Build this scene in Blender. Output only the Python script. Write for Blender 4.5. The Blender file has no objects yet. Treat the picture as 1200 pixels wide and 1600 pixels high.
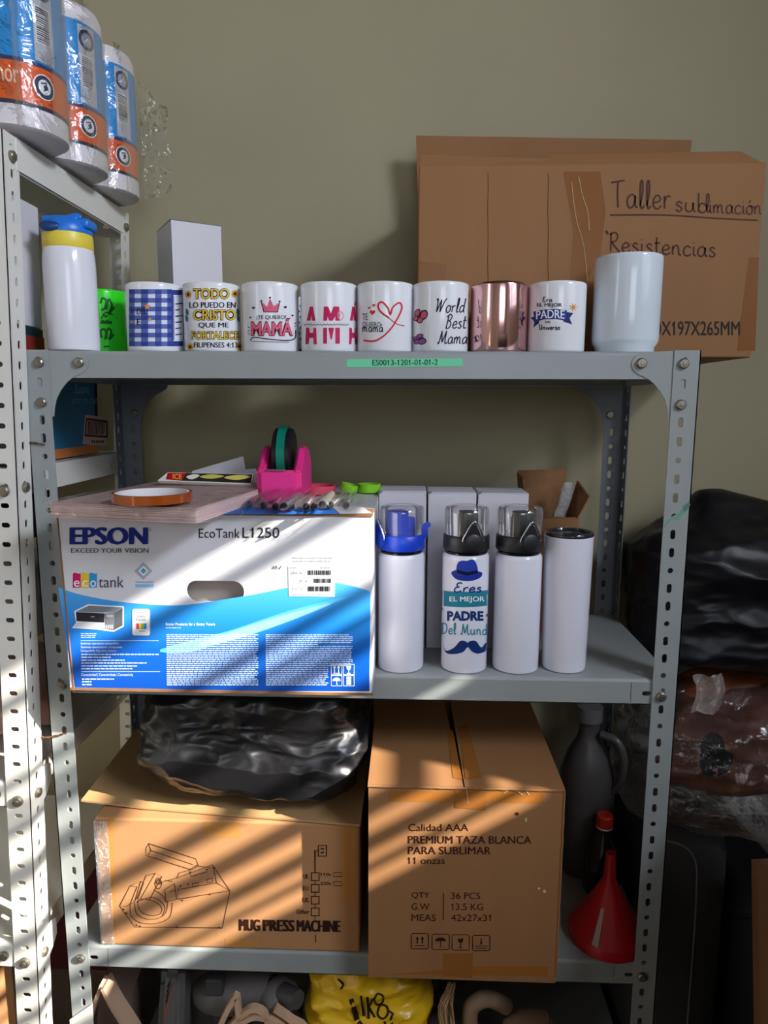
import bpy, bmesh, math, random
from mathutils import Vector, Matrix, noise
random.seed(7)
SC = bpy.context.scene
COL = SC.collection
PI = math.pi

# ------------------------------------------------------------------ camera
F_PX = 1091.57
PIT, YAW, ROLL = 0.1533, 0.0363, 0.0037
CAM = Vector((0.0738, -0.9649, -0.0721))
FW = Vector((-math.sin(YAW) * math.cos(PIT), math.cos(YAW) * math.cos(PIT), -math.sin(PIT)))
R0 = Vector((math.cos(YAW), math.sin(YAW), 0)); U0 = R0.cross(FW)
RT = R0 * math.cos(ROLL) + U0 * math.sin(ROLL)
UP = -R0 * math.sin(ROLL) + U0 * math.cos(ROLL)
cd = bpy.data.cameras.new('camera'); cam = bpy.data.objects.new('camera', cd); COL.objects.link(cam)
cd.sensor_fit = 'VERTICAL'; cd.sensor_height = 24.0; cd.lens = 24.0 * F_PX / 1600.0
cd.clip_start = 0.02
M = Matrix.Identity(4)
for i in range(3):
    M[i][0] = RT[i]; M[i][1] = UP[i]; M[i][2] = -FW[i]; M[i][3] = CAM[i]
cam.matrix_world = M
SC.camera = cam

# ------------------------------------------------------------------ light
SUN_D = Vector((-2.3, 1.0, -1.36)).normalized()
XR = 1.7                                   # right wall with the barred window
w = bpy.data.worlds.new('world'); SC.world = w; w.use_nodes = True
bg = w.node_tree.nodes['Background']
bg.inputs[0].default_value = (0.72, 0.83, 1.0, 1); bg.inputs[1].default_value = 1.0
sl = bpy.data.lights.new('sun', 'SUN'); sun = bpy.data.objects.new('sun', sl); COL.objects.link(sun)
sl.energy = 24.0; sl.angle = 0.0095; sl.color = (1.0, 0.93, 0.82)
sun.rotation_euler = (-SUN_D).to_track_quat('Z', 'Y').to_euler()
def area(name, loc, aim, sx, sy, power, color):
    l = bpy.data.lights.new(name, 'AREA'); l.shape = 'RECTANGLE'; l.size = sx; l.size_y = sy
    l.energy = power; l.color = color
    o = bpy.data.objects.new(name, l); COL.objects.link(o); o.location = loc
    o.rotation_euler = (-Vector(aim)).to_track_quat('Z', 'Y').to_euler()
    return o
# skylight entering by the high window and the barred window on the right, the doorway behind the camera and a window on the left
k = area('high_window_skylight', (XR + 0.10, -1.68, 1.22), (-1, .1, -.55), 1.05, 0.45, 62, (0.82, 0.88, 1.0)); k.data.spread = math.radians(118)
area('window_skylight', (XR + 0.12, -1.45, 0.54), (-1, 0, -.4), 1.5, 0.67, 11, (0.82, 0.88, 1.0))
area('doorway_skylight', (0.55, -3.22, 0.35), (0, 1, -.35), 1.1, 1.0, 16, (0.82, 0.88, 1.0))
area('left_window_skylight', (-1.82, -1.75, 0.45), (1, 0, 0), 0.5, 0.9, 5, (0.84, 0.9, 1.0))
vs = SC.view_settings
SC.display_settings.display_device = 'sRGB'
vs.view_transform = 'Standard'; vs.look = 'None'; vs.gamma = 1.0; vs.exposure = -0.42
vs.use_curve_mapping = False
SC.cycles.max_bounces = 10; SC.cycles.transparent_max_bounces = 24

# ------------------------------------------------------------------ measuring helpers
D = 0.3241; ZM = -0.4616; ZB = -0.9184; ZL = -1.20; ZF = -1.36     # unit depth, shelf heights, floor
WALL = 0.44
def ray(px, py):
    return FW * F_PX + RT * (px - 600) + UP * (800 - py)
def on(ax, val, px, py):
    d = ray(px, py); i = 'xyz'.index(ax); t = (val - CAM[i]) / d[i]
    return CAM + d * t
def plane_surf(p0, n):
    p0 = Vector(p0); n = Vector(n).normalized()
    if n.dot(CAM - p0) < 0: n = -n
    def f(px, py, off):
        d = ray(px, py); q = p0 + n * off
        return CAM + d * ((q - CAM).dot(n) / d.dot(n))
    return f
def cyl_surf(cx, cy, r, taper=None):
    def f(px, py, off):
        R = r + off
        def hit(px):
            d = ray(px, py); ox, oy = CAM.x - cx, CAM.y - cy
            a = d.x * d.x + d.y * d.y; b = 2 * (ox * d.x + oy * d.y); c = ox * ox + oy * oy - R * R
            q = b * b - 4 * a * c
            return None if q < 0 else CAM + d * ((-b - math.sqrt(q)) / (2 * a))
        h = hit(px); k = 0
        cpx = project(Vector((cx, cy, 0)))[0]
        while h is None and k < 200:
            px += 0.5 if px < cpx else -0.5; h = hit(px); k += 1
        return h
    return f
def project(P):
    d = P - CAM; w = d.dot(FW)
    return 600 + F_PX * d.dot(RT) / w, 800 - F_PX * d.dot(UP) / w

# ------------------------------------------------------------------ materials
def lin(c):
    return tuple(((v / 255) / 12.92 if v / 255 <= 0.04045 else ((v / 255 + 0.055) / 1.055) ** 2.4) for v in c)
MATS = {}
def mat(name, rgb, rough=0.5, metal=0.0, spec=0.5, var=None, bump=None, coat=0.0, trans=0.0, stretch=(1, 1, 1), alpha=1.0, sub=0.0, detail=6, crumple=False):
    if name in MATS: return MATS[name]
    m = bpy.data.materials.new(name); m.use_nodes = True; nt = m.node_tree; N = nt.nodes; L = nt.links
    p = N['Principled BSDF']; c = lin(rgb)
    p.inputs['Base Color'].default_value = (*c, 1); p.inputs['Roughness'].default_value = rough
    p.inputs['Metallic'].default_value = metal; p.inputs['Specular IOR Level'].default_value = spec
    p.inputs['Coat Weight'].default_value = coat; p.inputs['Coat Roughness'].default_value = 0.06
    p.inputs['Transmission Weight'].default_value = trans
    p.inputs['Alpha'].default_value = alpha
    if sub: p.inputs['Subsurface Weight'].default_value = sub; p.inputs['Subsurface Radius'].default_value = (0.01, 0.01, 0.01)
    if var or bump:
        tc = N.new('ShaderNodeTexCoord'); mp = N.new('ShaderNodeMapping'); mp.inputs['Scale'].default_value = stretch
        L.new(tc.outputs['Object'], mp.inputs['Vector'])
    if var:
        n = N.new('ShaderNodeTexNoise'); n.inputs['Scale'].default_value = var[0]; n.inputs['Detail'].default_value = 5
        L.new(mp.outputs[0], n.inputs['Vector'])
        r = N.new('ShaderNodeMapRange'); r.inputs['From Min'].default_value = 0.3; r.inputs['From Max'].default_value = 0.7
        r.inputs['To Min'].default_value = 1 - var[1]; r.inputs['To Max'].default_value = 1 + var[1] * 0.6
        L.new(n.outputs['Fac'], r.inputs['Value'])
        x = N.new('ShaderNodeMix'); x.data_type = 'RGBA'; x.blend_type = 'MULTIPLY'; x.inputs['Factor'].default_value = 1
        x.inputs['A'].default_value = (*c, 1); L.new(r.outputs[0], x.inputs['B']); L.new(x.outputs['Result'], p.inputs['Base Color'])
    if bump:
        n2 = N.new('ShaderNodeTexNoise'); n2.inputs['Scale'].default_value = bump[0]; n2.inputs['Detail'].default_value = detail
        L.new(mp.outputs[0], n2.inputs['Vector'])
        b = N.new('ShaderNodeBump'); b.inputs['Strength'].default_value = bump[1]; b.inputs['Distance'].default_value = bump[2] if len(bump) > 2 else 0.002
        L.new(n2.outputs['Fac'], b.inputs['Height']); L.new(b.outputs[0], p.inputs['Normal'])
    MATS[name] = m
    if crumple:
        n2.noise_type = 'RIDGED_MULTIFRACTAL'; n2.inputs['Distortion'].default_value = .6; n2.inputs['Roughness'].default_value = .45; n2.inputs['Lacunarity'].default_value = 2.3
    return m
def film_mat(name, tint=(255, 255, 255), base=0.05, scale=30, strength=1.0, rough=0.08, fac=1.0, milky=0.0):
    if name in MATS: return MATS[name]
    m = bpy.data.materials.new(name); m.use_nodes = True; nt = m.node_tree; N = nt.nodes; L = nt.links
    N.clear()
    out = N.new('ShaderNodeOutputMaterial'); tr = N.new('ShaderNodeBsdfTransparent'); tr.inputs[0].default_value = (*lin(tint), 1)
    gl = N.new('ShaderNodeBsdfGlossy'); gl.inputs['Roughness'].default_value = rough; gl.inputs[0].default_value = (1, 1, 1, 1)
    df = N.new('ShaderNodeBsdfDiffuse'); df.inputs[0].default_value = (*lin(tint), 1)
    lw = N.new('ShaderNodeLayerWeight'); lw.inputs['Blend'].default_value = 0.35
    tc = N.new('ShaderNodeTexCoord'); ns = N.new('ShaderNodeTexNoise'); ns.inputs['Scale'].default_value = scale; ns.inputs['Detail'].default_value = 4
    ns.inputs['Distortion'].default_value = 1.2
    L.new(tc.outputs['Object'], ns.inputs['Vector'])
    b = N.new('ShaderNodeBump'); b.inputs['Strength'].default_value = strength; b.inputs['Distance'].default_value = 0.01
    L.new(ns.outputs['Fac'], b.inputs['Height']); L.new(b.outputs[0], gl.inputs['Normal']); L.new(b.outputs[0], lw.inputs['Normal'])
    mr = N.new('ShaderNodeMapRange'); mr.inputs['To Min'].default_value = base; mr.inputs['To Max'].default_value = 0.75 * fac
    L.new(lw.outputs['Fresnel'], mr.inputs['Value'])
    x1 = N.new('ShaderNodeMixShader'); x1.inputs[0].default_value = milky; L.new(tr.outputs[0], x1.inputs[1]); L.new(df.outputs[0], x1.inputs[2])
    x = N.new('ShaderNodeMixShader'); L.new(mr.outputs[0], x.inputs[0]); L.new(x1.outputs[0], x.inputs[1]); L.new(gl.outputs[0], x.inputs[2])
    L.new(x.outputs[0], out.inputs[0])
    MATS[name] = m
    return m
def ink(rgb, rough=0.45):
    return mat('ink_%02x%02x%02x_%d' % (*rgb, int(rough * 100)), rgb, rough, spec=.18)

# ------------------------------------------------------------------ object helpers
ORG = {}
def thing(name, label, cat, loc=(0, 0, 0), group=None):
    o = bpy.data.objects.new(name, None); COL.objects.link(o); o.empty_display_size = 0.02
    o.location = loc; o['label'] = label; o['category'] = cat
    if group: o['group'] = group
    ORG[o.name] = Vector(loc)
    return o
def link_mesh(name, me, mats, parent=None, smooth=False):
    o = bpy.data.objects.new(name, me); COL.objects.link(o)
    for m in (mats if isinstance(mats, (list, tuple)) else [mats]): me.materials.append(m)
    if parent is not None:
        org = ORG[parent.name]
        me.transform(Matrix.Translation(-org)); o.parent = parent; ORG[o.name] = org
    else:
        vs_ = [v.co for v in me.vertices]
        if vs_:
            c = Vector((sum(v.x for v in vs_) / len(vs_), sum(v.y for v in vs_) / len(vs_), min(v.z for v in vs_)))
            me.transform(Matrix.Translation(-c)); o.location = c; ORG[o.name] = c
    if smooth is not False:
        ang = 40 if smooth is True else smooth
        bm = bmesh.new(); bm.from_mesh(me)
        for f in bm.faces: f.smooth = True
        for e in bm.edges:
            if len(e.link_faces) == 2 and e.calc_face_angle(0) > math.radians(ang): e.smooth = False
        bm.to_mesh(me); bm.free()
    return o
def tag(o, label, cat, group=None):
    o['label'] = label; o['category'] = cat
    if group: o['group'] = group
    return o
def struct(o):
    o['kind'] = 'structure'; return o
def copy_tree(root, loc, label, group=None, rz=None):
    r = root.copy(); COL.objects.link(r); r.location = loc; r['label'] = label
    if group: r['group'] = group
    if rz is not None: r.rotation_euler = (0, 0, rz)
    ORG[r.name] = Vector(loc)
    for ch in [c for c in root.children]:
        c = ch.copy(); COL.objects.link(c); c.parent = r; ORG[c.name] = Vector(loc)
        for g in [k for k in ch.children]:
            d = g.copy(); COL.objects.link(d); d.parent = c
    return r

class MB:
    def __init__(self): self.bm = bmesh.new(); self.mi = 0
    def add(self, V, Fs, mi=None):
        vv = [self.bm.verts.new(v) for v in V]
        for f in Fs:
            try:
                ff = self.bm.faces.new([vv[i] for i in f]); ff.material_index = self.mi if mi is None else mi
            except ValueError: pass
        return vv
    def box(self, a, b, bev=0.0, seg=2, mi=None, M=None):
        x0, y0, z0 = a; x1, y1, z1 = b
        V = [(x0, y0, z0), (x1, y0, z0), (x1, y1, z0), (x0, y1, z0), (x0, y0, z1), (x1, y0, z1), (x1, y1, z1), (x0, y1, z1)]
        if M is not None: V = [M @ Vector(v) for v in V]
        Fs = [(0, 3, 2, 1), (4, 5, 6, 7), (0, 1, 5, 4), (1, 2, 6, 5), (2, 3, 7, 6), (3, 0, 4, 7)]
        if bev:
            t = bmesh.new(); vv = [t.verts.new(v) for v in V]
            for f in Fs: t.faces.new([vv[i] for i in f])
            bmesh.ops.bevel(t, geom=t.edges[:], offset=bev, segments=seg, affect='EDGES', profile=0.5)
            t.verts.index_update(); self.add([v.co.copy() for v in t.verts], [[v.index for v in f.verts] for f in t.faces], mi); t.free()
        else: self.add(V, Fs, mi)
        return self
    def hexa(self, P, mi=None):            # 8 corner points, box order
        self.add(P, [(0, 3, 2, 1), (4, 5, 6, 7), (0, 1, 5, 4), (1, 2, 6, 5), (2, 3, 7, 6), (3, 0, 4, 7)], mi); return self
    def lathe(self, prof, c=(0, 0, 0), n=48, mi=None, M=None, mis=None):
        V = []; Fs = []
        for r, z in prof:
            for i in range(n):
                a = 2 * PI * i / n; p = Vector((c[0] + r * math.cos(a), c[1] + r * math.sin(a), c[2] + z))
                V.append(M @ p if M is not None else p)
        vv = [self.bm.verts.new(v) for v in V]
        for k in range(len(prof) - 1):
            for i in range(n):
                j = (i + 1) % n
                f = self.bm.faces.new([vv[k * n + i], vv[k * n + j], vv[(k + 1) * n + j], vv[(k + 1) * n + i]])
                f.material_index = mis[k] if mis else (self.mi if mi is None else mi)
        for k, rev in ((0, True), (len(prof) - 1, False)):
            if prof[k][0] > 1e-6:
                lp = [vv[k * n + i] for i in range(n)]
                f = self.bm.faces.new(lp[::-1] if rev else lp); f.material_index = (mis[min(k, len(mis) - 1)] if mis else (self.mi if mi is None else mi))
        return self
    def tube(self, pts, r, n=10, mi=None, closed=False, cap=True):
        P = [Vector(p) for p in pts]; k = len(P); rings = []
        rr = r if isinstance(r, (list, tuple)) else [r] * k
        up = None
        for i in range(k):
            a = P[i - 1] if (i > 0 or closed) else P[i]; b = P[(i + 1) % k] if (i < k - 1 or closed) else P[i]
            t = (b - a).normalized()
            if up is None: up = Vector((0, 0, 1)) if abs(t.z) < 0.9 else Vector((1, 0, 0))
            u = (up - t * up.dot(t)).normalized(); v = t.cross(u); up = u
            rings.append([self.bm.verts.new(P[i] + (u * math.cos(2 * PI * j / n) + v * math.sin(2 * PI * j / n)) * rr[i]) for j in range(n)])
        m_ = self.mi if mi is None else mi
        for i in range(k if closed else k - 1):
            A, B = rings[i], rings[(i + 1) % k]
            for j in range(n):
                f = self.bm.faces.new([A[j], A[(j + 1) % n], B[(j + 1) % n], B[j]]); f.material_index = m_
        if cap and not closed:
            self.bm.faces.new(rings[0][::-1]).material_index = m_; self.bm.faces.new(rings[-1]).material_index = m_
        return self
    def plate(self, outer, holes, mp, t, mi=None):
        """flat plate with holes; outer/holes are 2D loops, mp(x, y, n) -> 3D"""
        b = bmesh.new(); loops = [outer] + list(holes)
        for lp in loops:
            vv = [b.verts.new((x, y, 0)) for x, y in lp]
            for i in range(len(vv)): b.edges.new((vv[i], vv[(i + 1) % len(vv)]))
        bmesh.ops.triangle_fill(b, use_beauty=True, use_dissolve=False, edges=b.edges[:], normal=(0, 0, 1))
        b.verts.index_update()
        V = [v.co.copy() for v in b.verts]; Fs = [[v.index for v in f.verts] for f in b.faces]; b.free()
        self.add([mp(v.x, v.y, 0) for v in V], Fs, mi); self.add([mp(v.x, v.y, t) for v in V], [f[::-1] for f in Fs], mi)
        for lp in loops:
            n = len(lp)
            self.add([mp(x, y, 0) for x, y in lp] + [mp(x, y, t) for x, y in lp], [(i, (i + 1) % n, n + (i + 1) % n, n + i) for i in range(n)], mi)
        return self
    def grid(self, fn, nu, nv, mi=None, closed_u=False):
        V = [fn(i / (nu if closed_u else nu - 1), j / (nv - 1)) for j in range(nv) for i in range(nu)]
        Fs = []
        for j in range(nv - 1):
            for i in range(nu if closed_u else nu - 1):
                k = (i + 1) % nu
                Fs.append((j * nu + i, j * nu + k, (j + 1) * nu + k, (j + 1) * nu + i))
        self.add(V, Fs, mi); return self
    def build(self, name, mats, parent=None, smooth=False, normals=True):
        if normals: bmesh.ops.recalc_face_normals(self.bm, faces=self.bm.faces[:])
        me = bpy.data.meshes.new(name); self.bm.to_mesh(me); self.bm.free()
        return link_mesh(name, me, mats, parent, smooth)
def rot_box(cx, cy, rz, z=0):
    return Matrix.Translation((cx, cy, z)) @ Matrix.Rotation(rz, 4, 'Z')
def pill(cx, cy, w_, h_, n=6):
    r = min(w_, h_) / 2; dx, dy = w_ / 2 - r, h_ / 2 - r; out = []
    for q in range(4):
        sx = 1 if q in (0, 3) else -1; sy = 1 if q in (0, 1) else -1
        for i in range(n + 1):
            a = PI / 2 * (q + i / n); out.append((cx + sx * dx + r * math.cos(a), cy + sy * dy + r * math.sin(a)))
    res = []
    for p in out:
        if not res or (abs(p[0] - res[-1][0]) + abs(p[1] - res[-1][1])) > 1e-6: res.append(p)
    if abs(res[0][0] - res[-1][0]) + abs(res[0][1] - res[-1][1]) < 1e-6: res.pop()
    return res
def spline(P, k=5, closed=False):
    n = len(P); out = []
    for i in range(n if closed else n - 1):
        if closed: a, b, c, d = P[i - 1], P[i], P[(i + 1) % n], P[(i + 2) % n]
        else: a, b, c, d = P[max(i - 1, 0)], P[i], P[i + 1], P[min(i + 2, n - 1)]
        for s in range(k):
            t = s / k
            out.append(tuple(0.5 * (2 * b[j] + (c[j] - a[j]) * t + (2 * a[j] - 5 * b[j] + 4 * c[j] - d[j]) * t * t + (3 * b[j] - a[j] - 3 * c[j] + d[j]) * t ** 3) for j in range(len(b))))
    if not closed: out.append(tuple(P[-1]))
    return out

# ------------------------------------------------------------------ flat print (lettering, pictures) laid on real surfaces
_tc = bpy.data.curves.new('type_setter', 'FONT'); _to = bpy.data.objects.new('type_setter', _tc); COL.objects.link(_to)
_cache = {}
def glyphs(s, bold=0.0, shear=0.0):
    key = (s, bold, shear)
    if key not in _cache:
        _tc.body = s; _tc.size = 1; _tc.offset = bold; _tc.shear = shear; _tc.resolution_u = 3; _tc.fill_mode = 'FRONT'
        bpy.context.view_layer.update()
        ev = _to.evaluated_get(bpy.context.evaluated_depsgraph_get()); me = ev.to_mesh()
        _cache[key] = ([(v.co.x, v.co.y) for v in me.vertices], [tuple(p.vertices) for p in me.polygons]); ev.to_mesh_clear()
    return _cache[key]
HAND = {
 'a': (.55, [[(.44, .4), (.3, .5), (.1, .38), (.06, .14), (.2, .0), (.38, .14), (.45, .46)], [(.45, .46), (.45, .1), (.56, .02)]]),
 'b': (.5, [[(.08, 1), (.07, .5), (.07, .03)], [(.07, .25), (.2, .48), (.42, .38), (.44, .12), (.25, -.01), (.07, .08)]]),
 'c': (.45, [[(.42, .4), (.26, .5), (.07, .32), (.1, .06), (.28, 0), (.45, .1)]]),
 'd': (.55, [[(.44, .38), (.26, .5), (.07, .3), (.12, .03), (.32, .06), (.44, .25)], [(.46, 1), (.45, .4), (.46, .08), (.56, .02)]]),
 'e': (.48, [[(.07, .22), (.3, .26), (.42, .36), (.28, .5), (.09, .36), (.08, .1), (.26, 0), (.47, .12)]]),
 'i': (.22, [[(.1, .48), (.1, .1), (.2, .02)], [(.1, .66), (.12, .7)]]),
 'l': (.28, [[(.08, .1), (.2, .6), (.2, .98), (.1, .9), (.09, .2), (.16, .0), (.28, .1)]]),
 'L': (.2, [[(.1, 1), (.09, .5), (.1, .0)]]),
 'm': (.8, [[(.06, .48), (.08, .02)], [(.08, .3), (.22, .5), (.32, .4), (.33, .02)], [(.33, .3), (.48, .5), (.6, .4), (.62, .08), (.74, .02)]]),
 'n': (.55, [[(.07, .48), (.08, .02)], [(.08, .3), (.24, .5), (.38, .4), (.4, .08), (.52, .02)]]),
 'o': (.5, [[(.26, .5), (.07, .32), (.1, .06), (.28, -.01), (.44, .16), (.4, .42), (.24, .5)], [(.3, .46), (.52, .42)]]),
 'r': (.4, [[(.07, .48), (.09, .02)], [(.09, .28), (.2, .46), (.38, .46)]]),
 's': (.42, [[(.36, .42), (.22, .5), (.1, .38), (.24, .26), (.36, .14), (.22, 0), (.06, .08)]]),
 't': (.36, [[(.16, .85), (.15, .15), (.24, 0), (.36, .08)], [(.03, .55), (.33, .57)]]),
 'u': (.55, [[(.07, .48), (.07, .14), (.2, .0), (.38, .14), (.42, .48)], [(.42, .48), (.42, .1), (.54, .02)]]),
 'v': (.46, [[(.05, .46), (.2, .02), (.36, .4), (.48, .44)]]),
 'T': (.7, [[(.02, .9), (.68, 1.0)], [(.36, .94), (.33, .5), (.36, 0)]]),
 'R': (.6, [[(.1, .95), (.1, .5), (.08, 0)], [(.04, .85), (.3, .98), (.46, .82), (.36, .56), (.12, .48)], [(.14, .48), (.36, .22), (.56, .0)]]),
 'W': (1.0, [[(.02, .85), (.1, .98), (.16, .8), (.18, .02)], [(.18, .02), (.5, .9)], [(.5, .9), (.52, .02)], [(.52, .02), (.78, .7), (.98, 1.0)]]),
 'B': (.65, [[(.2, .95), (.16, .5), (.12, .0)], [(.02, .8), (.3, 1.0), (.52, .86), (.4, .6), (.18, .52)], [(.18, .52), (.46, .46), (.5, .16), (.26, -.02), (.04, .06)]]),
 'M': (.95, [[(.02, .1), (.12, .0), (.2, .4), (.26, .95)], [(.26, .95), (.44, .1)], [(.44, .1), (.72, .95)], [(.72, .95), (.72, .2), (.82, .0), (.95, .1)]]),
 'E': (.6, [[(.5, .9), (.34, 1.0), (.14, .84), (.22, .58), (.36, .54)], [(.36, .54), (.1, .46), (.04, .16), (.24, -.02), (.56, .12)]]),
 'D': (.72, [[(.2, .92), (.18, .5), (.14, .04)], [(.04, .86), (.34, .98), (.62, .76), (.6, .3), (.34, .02), (.04, .06), (.16, .14)]]),
 'U': (.7, [[(.02, .85), (.12, .96), (.16, .7), (.14, .2), (.3, .0), (.5, .2), (.58, .96)], [(.58, .96), (.56, .2), (.66, .02)]]),
 'Q': (.7, [[(.35, 1), (.06, .7), (.1, .2), (.36, .0), (.62, .3), (.56, .8), (.34, 1)], [(.4, .25), (.68, -.08)]]),
 "'": (.15, [[(.08, 1.05), (.05, .85)]]), ' ': (.35, []),
}
HAND['á'] = (.55, HAND['a'][1] + [[(.24, .64), (.38, .8)]])
HAND['ó'] = (.5, HAND['o'][1] + [[(.22, .64), (.34, .8)]])
class Print:
    def __init__(self): self.S = []           # shapes: (verts2d, faces, color, layer)
    def raw(self, V, Fs, col, layer=0): self.S.append((V, Fs, col, layer)); return self
    def poly(self, P, col, layer=0):
        b = bmesh.new(); vv = [b.verts.new((x, y, 0)) for x, y in P]
        for i in range(len(vv)): b.edges.new((vv[i], vv[(i + 1) % len(vv)]))
        bmesh.ops.triangle_fill(b, use_beauty=True, edges=b.edges[:], normal=(0, 0, 1)); b.verts.index_update()
        self.raw([(v.co.x, v.co.y) for v in b.verts], [tuple(v.index for v in f.verts) for f in b.faces], col, layer); b.free(); return self
    def rect(self, x0, y0, x1, y1, col, layer=0):
        return self.raw([(x0, y0), (x1, y0), (x1, y1), (x0, y1)], [(0, 1, 2, 3)], col, layer)
    def ell(self, cx, cy, rx, ry, col, layer=0, n=20):
        return self.raw([(cx + rx * math.cos(2 * PI * i / n), cy + ry * math.sin(2 * PI * i / n)) for i in range(n)], [tuple(range(n))], col, layer)
    def line(self, P, w_, col, layer=0, closed=False):
        P = [Vector(p) for p in P]
        P = [p for i, p in enumerate(P) if i == 0 or (p - P[i - 1]).length > 1e-4]
        n = len(P); V = []; Fs = []
        if n < 2: return self
        ws = w_ if isinstance(w_, (list, tuple)) else None
        for i in range(n):
            a = P[i - 1] if (i > 0 or closed) else P[i]; b = P[(i + 1) % n] if (i < n - 1 or closed) else P[i]
            t = (b - a); t = t.normalized() if t.length > 1e-9 else Vector((1, 0)); m = Vector((-t.y, t.x)); h = (ws[min(i, len(ws) - 1)] if ws else w_) / 2
            if 0 < i < n - 1 or closed:
                t2 = (P[i] - a).normalized(); h /= max(0.6, abs(t2.dot(t)))
            V += [tuple(P[i] + m * h), tuple(P[i] - m * h)]
        for i in range(n if closed else n - 1):
            j = (i + 1) % n; Fs.append((2 * i, 2 * j, 2 * j + 1, 2 * i + 1))
        return self.raw(V, Fs, col, layer)
    def curve(self, P, w_, col, layer=0, closed=False, k=5): return self.line(spline(P, k, closed), w_, col, layer, closed)
    def frame(self, x0, y0, x1, y1, w_, col, layer=0): return self.line([(x0, y0), (x1, y0), (x1, y1), (x0, y1)], w_, col, layer, True)
    def text(self, s, x0, x1, y0, y1, col, layer=0, bold=0.0, shear=0.0, dy=0.0, arc=0.0, dx=0.0):
        """fits the word(s) into the rectangle x0..x1, y0 (top)..y1 (base); dy tilts, arc bows, dx slants"""
        thick = bold if bold < .05 else 0
        V, Fs = glyphs(s, bold if bold >= .05 else 0.0, shear)
        if '1' in s:
            V = list(V); Fs = list(Fs)
            for i_, ch in enumerate(s):
                if ch != '1': continue
                P_, _ = glyphs(s[:i_ + 1]); xr = max(v[0] for v in P_); yt = max(v[1] for v in glyphs('1')[0]); k_ = len(V)
                V += [(xr - .05, yt), (xr - .05, yt - .13), (xr - .21, yt - .24), (xr - .21, yt - .15)]; Fs.append((k_, k_ + 1, k_ + 2, k_ + 3))
        a0 = min(v[0] for v in V); a1 = max(v[0] for v in V); b0 = min(v[1] for v in V); b1 = max(v[1] for v in V)
        out = []
        for x, y in V:
            t = (x - a0) / (a1 - a0); r = (y - b0) / (b1 - b0)
            out.append((x0 + t * (x1 - x0) + dx * r, y1 + (y0 - y1) * r + dy * t - arc * (1 - (2 * t - 1) ** 2)))
        if thick:
            k = thick * (x1 - x0) / (a1 - a0)
            for q, d in enumerate((-.7, .7)): self.raw([(x + d * k, y) for x, y in out], Fs, col, layer + .3 * (q + 1))
        return self.raw(out, Fs, col, layer)
    def hand(self, s, x0, x1, y0, y1, w_, col, layer=0, dy=0.0, slant=0.0, jit=0.0):
        X = 0; st = []
        for ch in s:
            wd, S = HAND[ch]
            for q in S: st.append([(X + p[0] + p[1] * slant + jit * random.uniform(-1, 1), p[1] + jit * random.uniform(-1, 1)) for p in q])
            X += wd + 0.05
        a0 = min(p[0] for q in st for p in q); a1 = max(p[0] for q in st for p in q)
        for q in st:
            self.curve([(x0 + (p[0] - a0) / (a1 - a0) * (x1 - x0), y1 + (y0 - y1) * p[1] + dy * (p[0] - a0) / (a1 - a0)) for p in q], w_, col, layer, k=4)
        return self
    def heart(self, cx, cy, s, col, layer=0, rot=0.0):
        P = []
        for i in range(24):
            t = 2 * PI * i / 24; x = 16 * math.sin(t) ** 3; y = 13 * math.cos(t) - 5 * math.cos(2 * t) - 2 * math.cos(3 * t) - math.cos(4 * t)
            x, y = x / 32, -y / 32; P.append((cx + s * (x * math.cos(rot) - y * math.sin(rot)), cy + s * (x * math.sin(rot) + y * math.cos(rot))))
        return self.poly(P, col, layer)
    def star(self, cx, cy, r, col, layer=0, n=5, ri=0.45):
        return self.poly([(cx + (r if i % 2 == 0 else r * ri) * math.sin(PI * i / n), cy - (r if i % 2 == 0 else r * ri) * math.cos(PI * i / n)) for i in range(2 * n)], col, layer)
    def build(self, name, parent, surf, cut=None, rough=0.45, off=0.0003):
        cols = []; V = []; Fs = []; mi = []
        for vv, ff, col, layer in self.S:
            if cut:
                b = bmesh.new(); bv = [b.verts.new((x, y, 0)) for x, y in vv]
                for f in ff:
                    try: b.faces.new([bv[i] for i in f])
                    except ValueError: pass
                lo = min(x for x, y in vv); hi = max(x for x, y in vv); x = math.ceil(lo / cut) * cut
                while x < hi:
                    bmesh.ops.bisect_plane(b, geom=b.verts[:] + b.edges[:] + b.faces[:], plane_co=(x, 0, 0), plane_no=(1, 0, 0)); x += cut
                b.verts.index_update(); vv = [(v.co.x, v.co.y) for v in b.verts]; ff = [tuple(v.index for v in f.verts) for f in b.faces]; b.free()
            if col not in cols: cols.append(col)
            k = len(V); V += [surf(x, y, off + 0.00018 * layer) for x, y in vv]
            for f in ff: Fs.append(tuple(i + k for i in f)); mi.append(cols.index(col))
        me = bpy.data.meshes.new(name); me.from_pydata([tuple(v) for v in V], [], Fs)
        for p, m in zip(me.polygons, mi): p.material_index = m
        return link_mesh(name, me, [MATS[c] if isinstance(c, str) else ink(c, rough) for c in cols], parent)
BLK = (22, 20, 22); WHT = (245, 245, 245)

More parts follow.
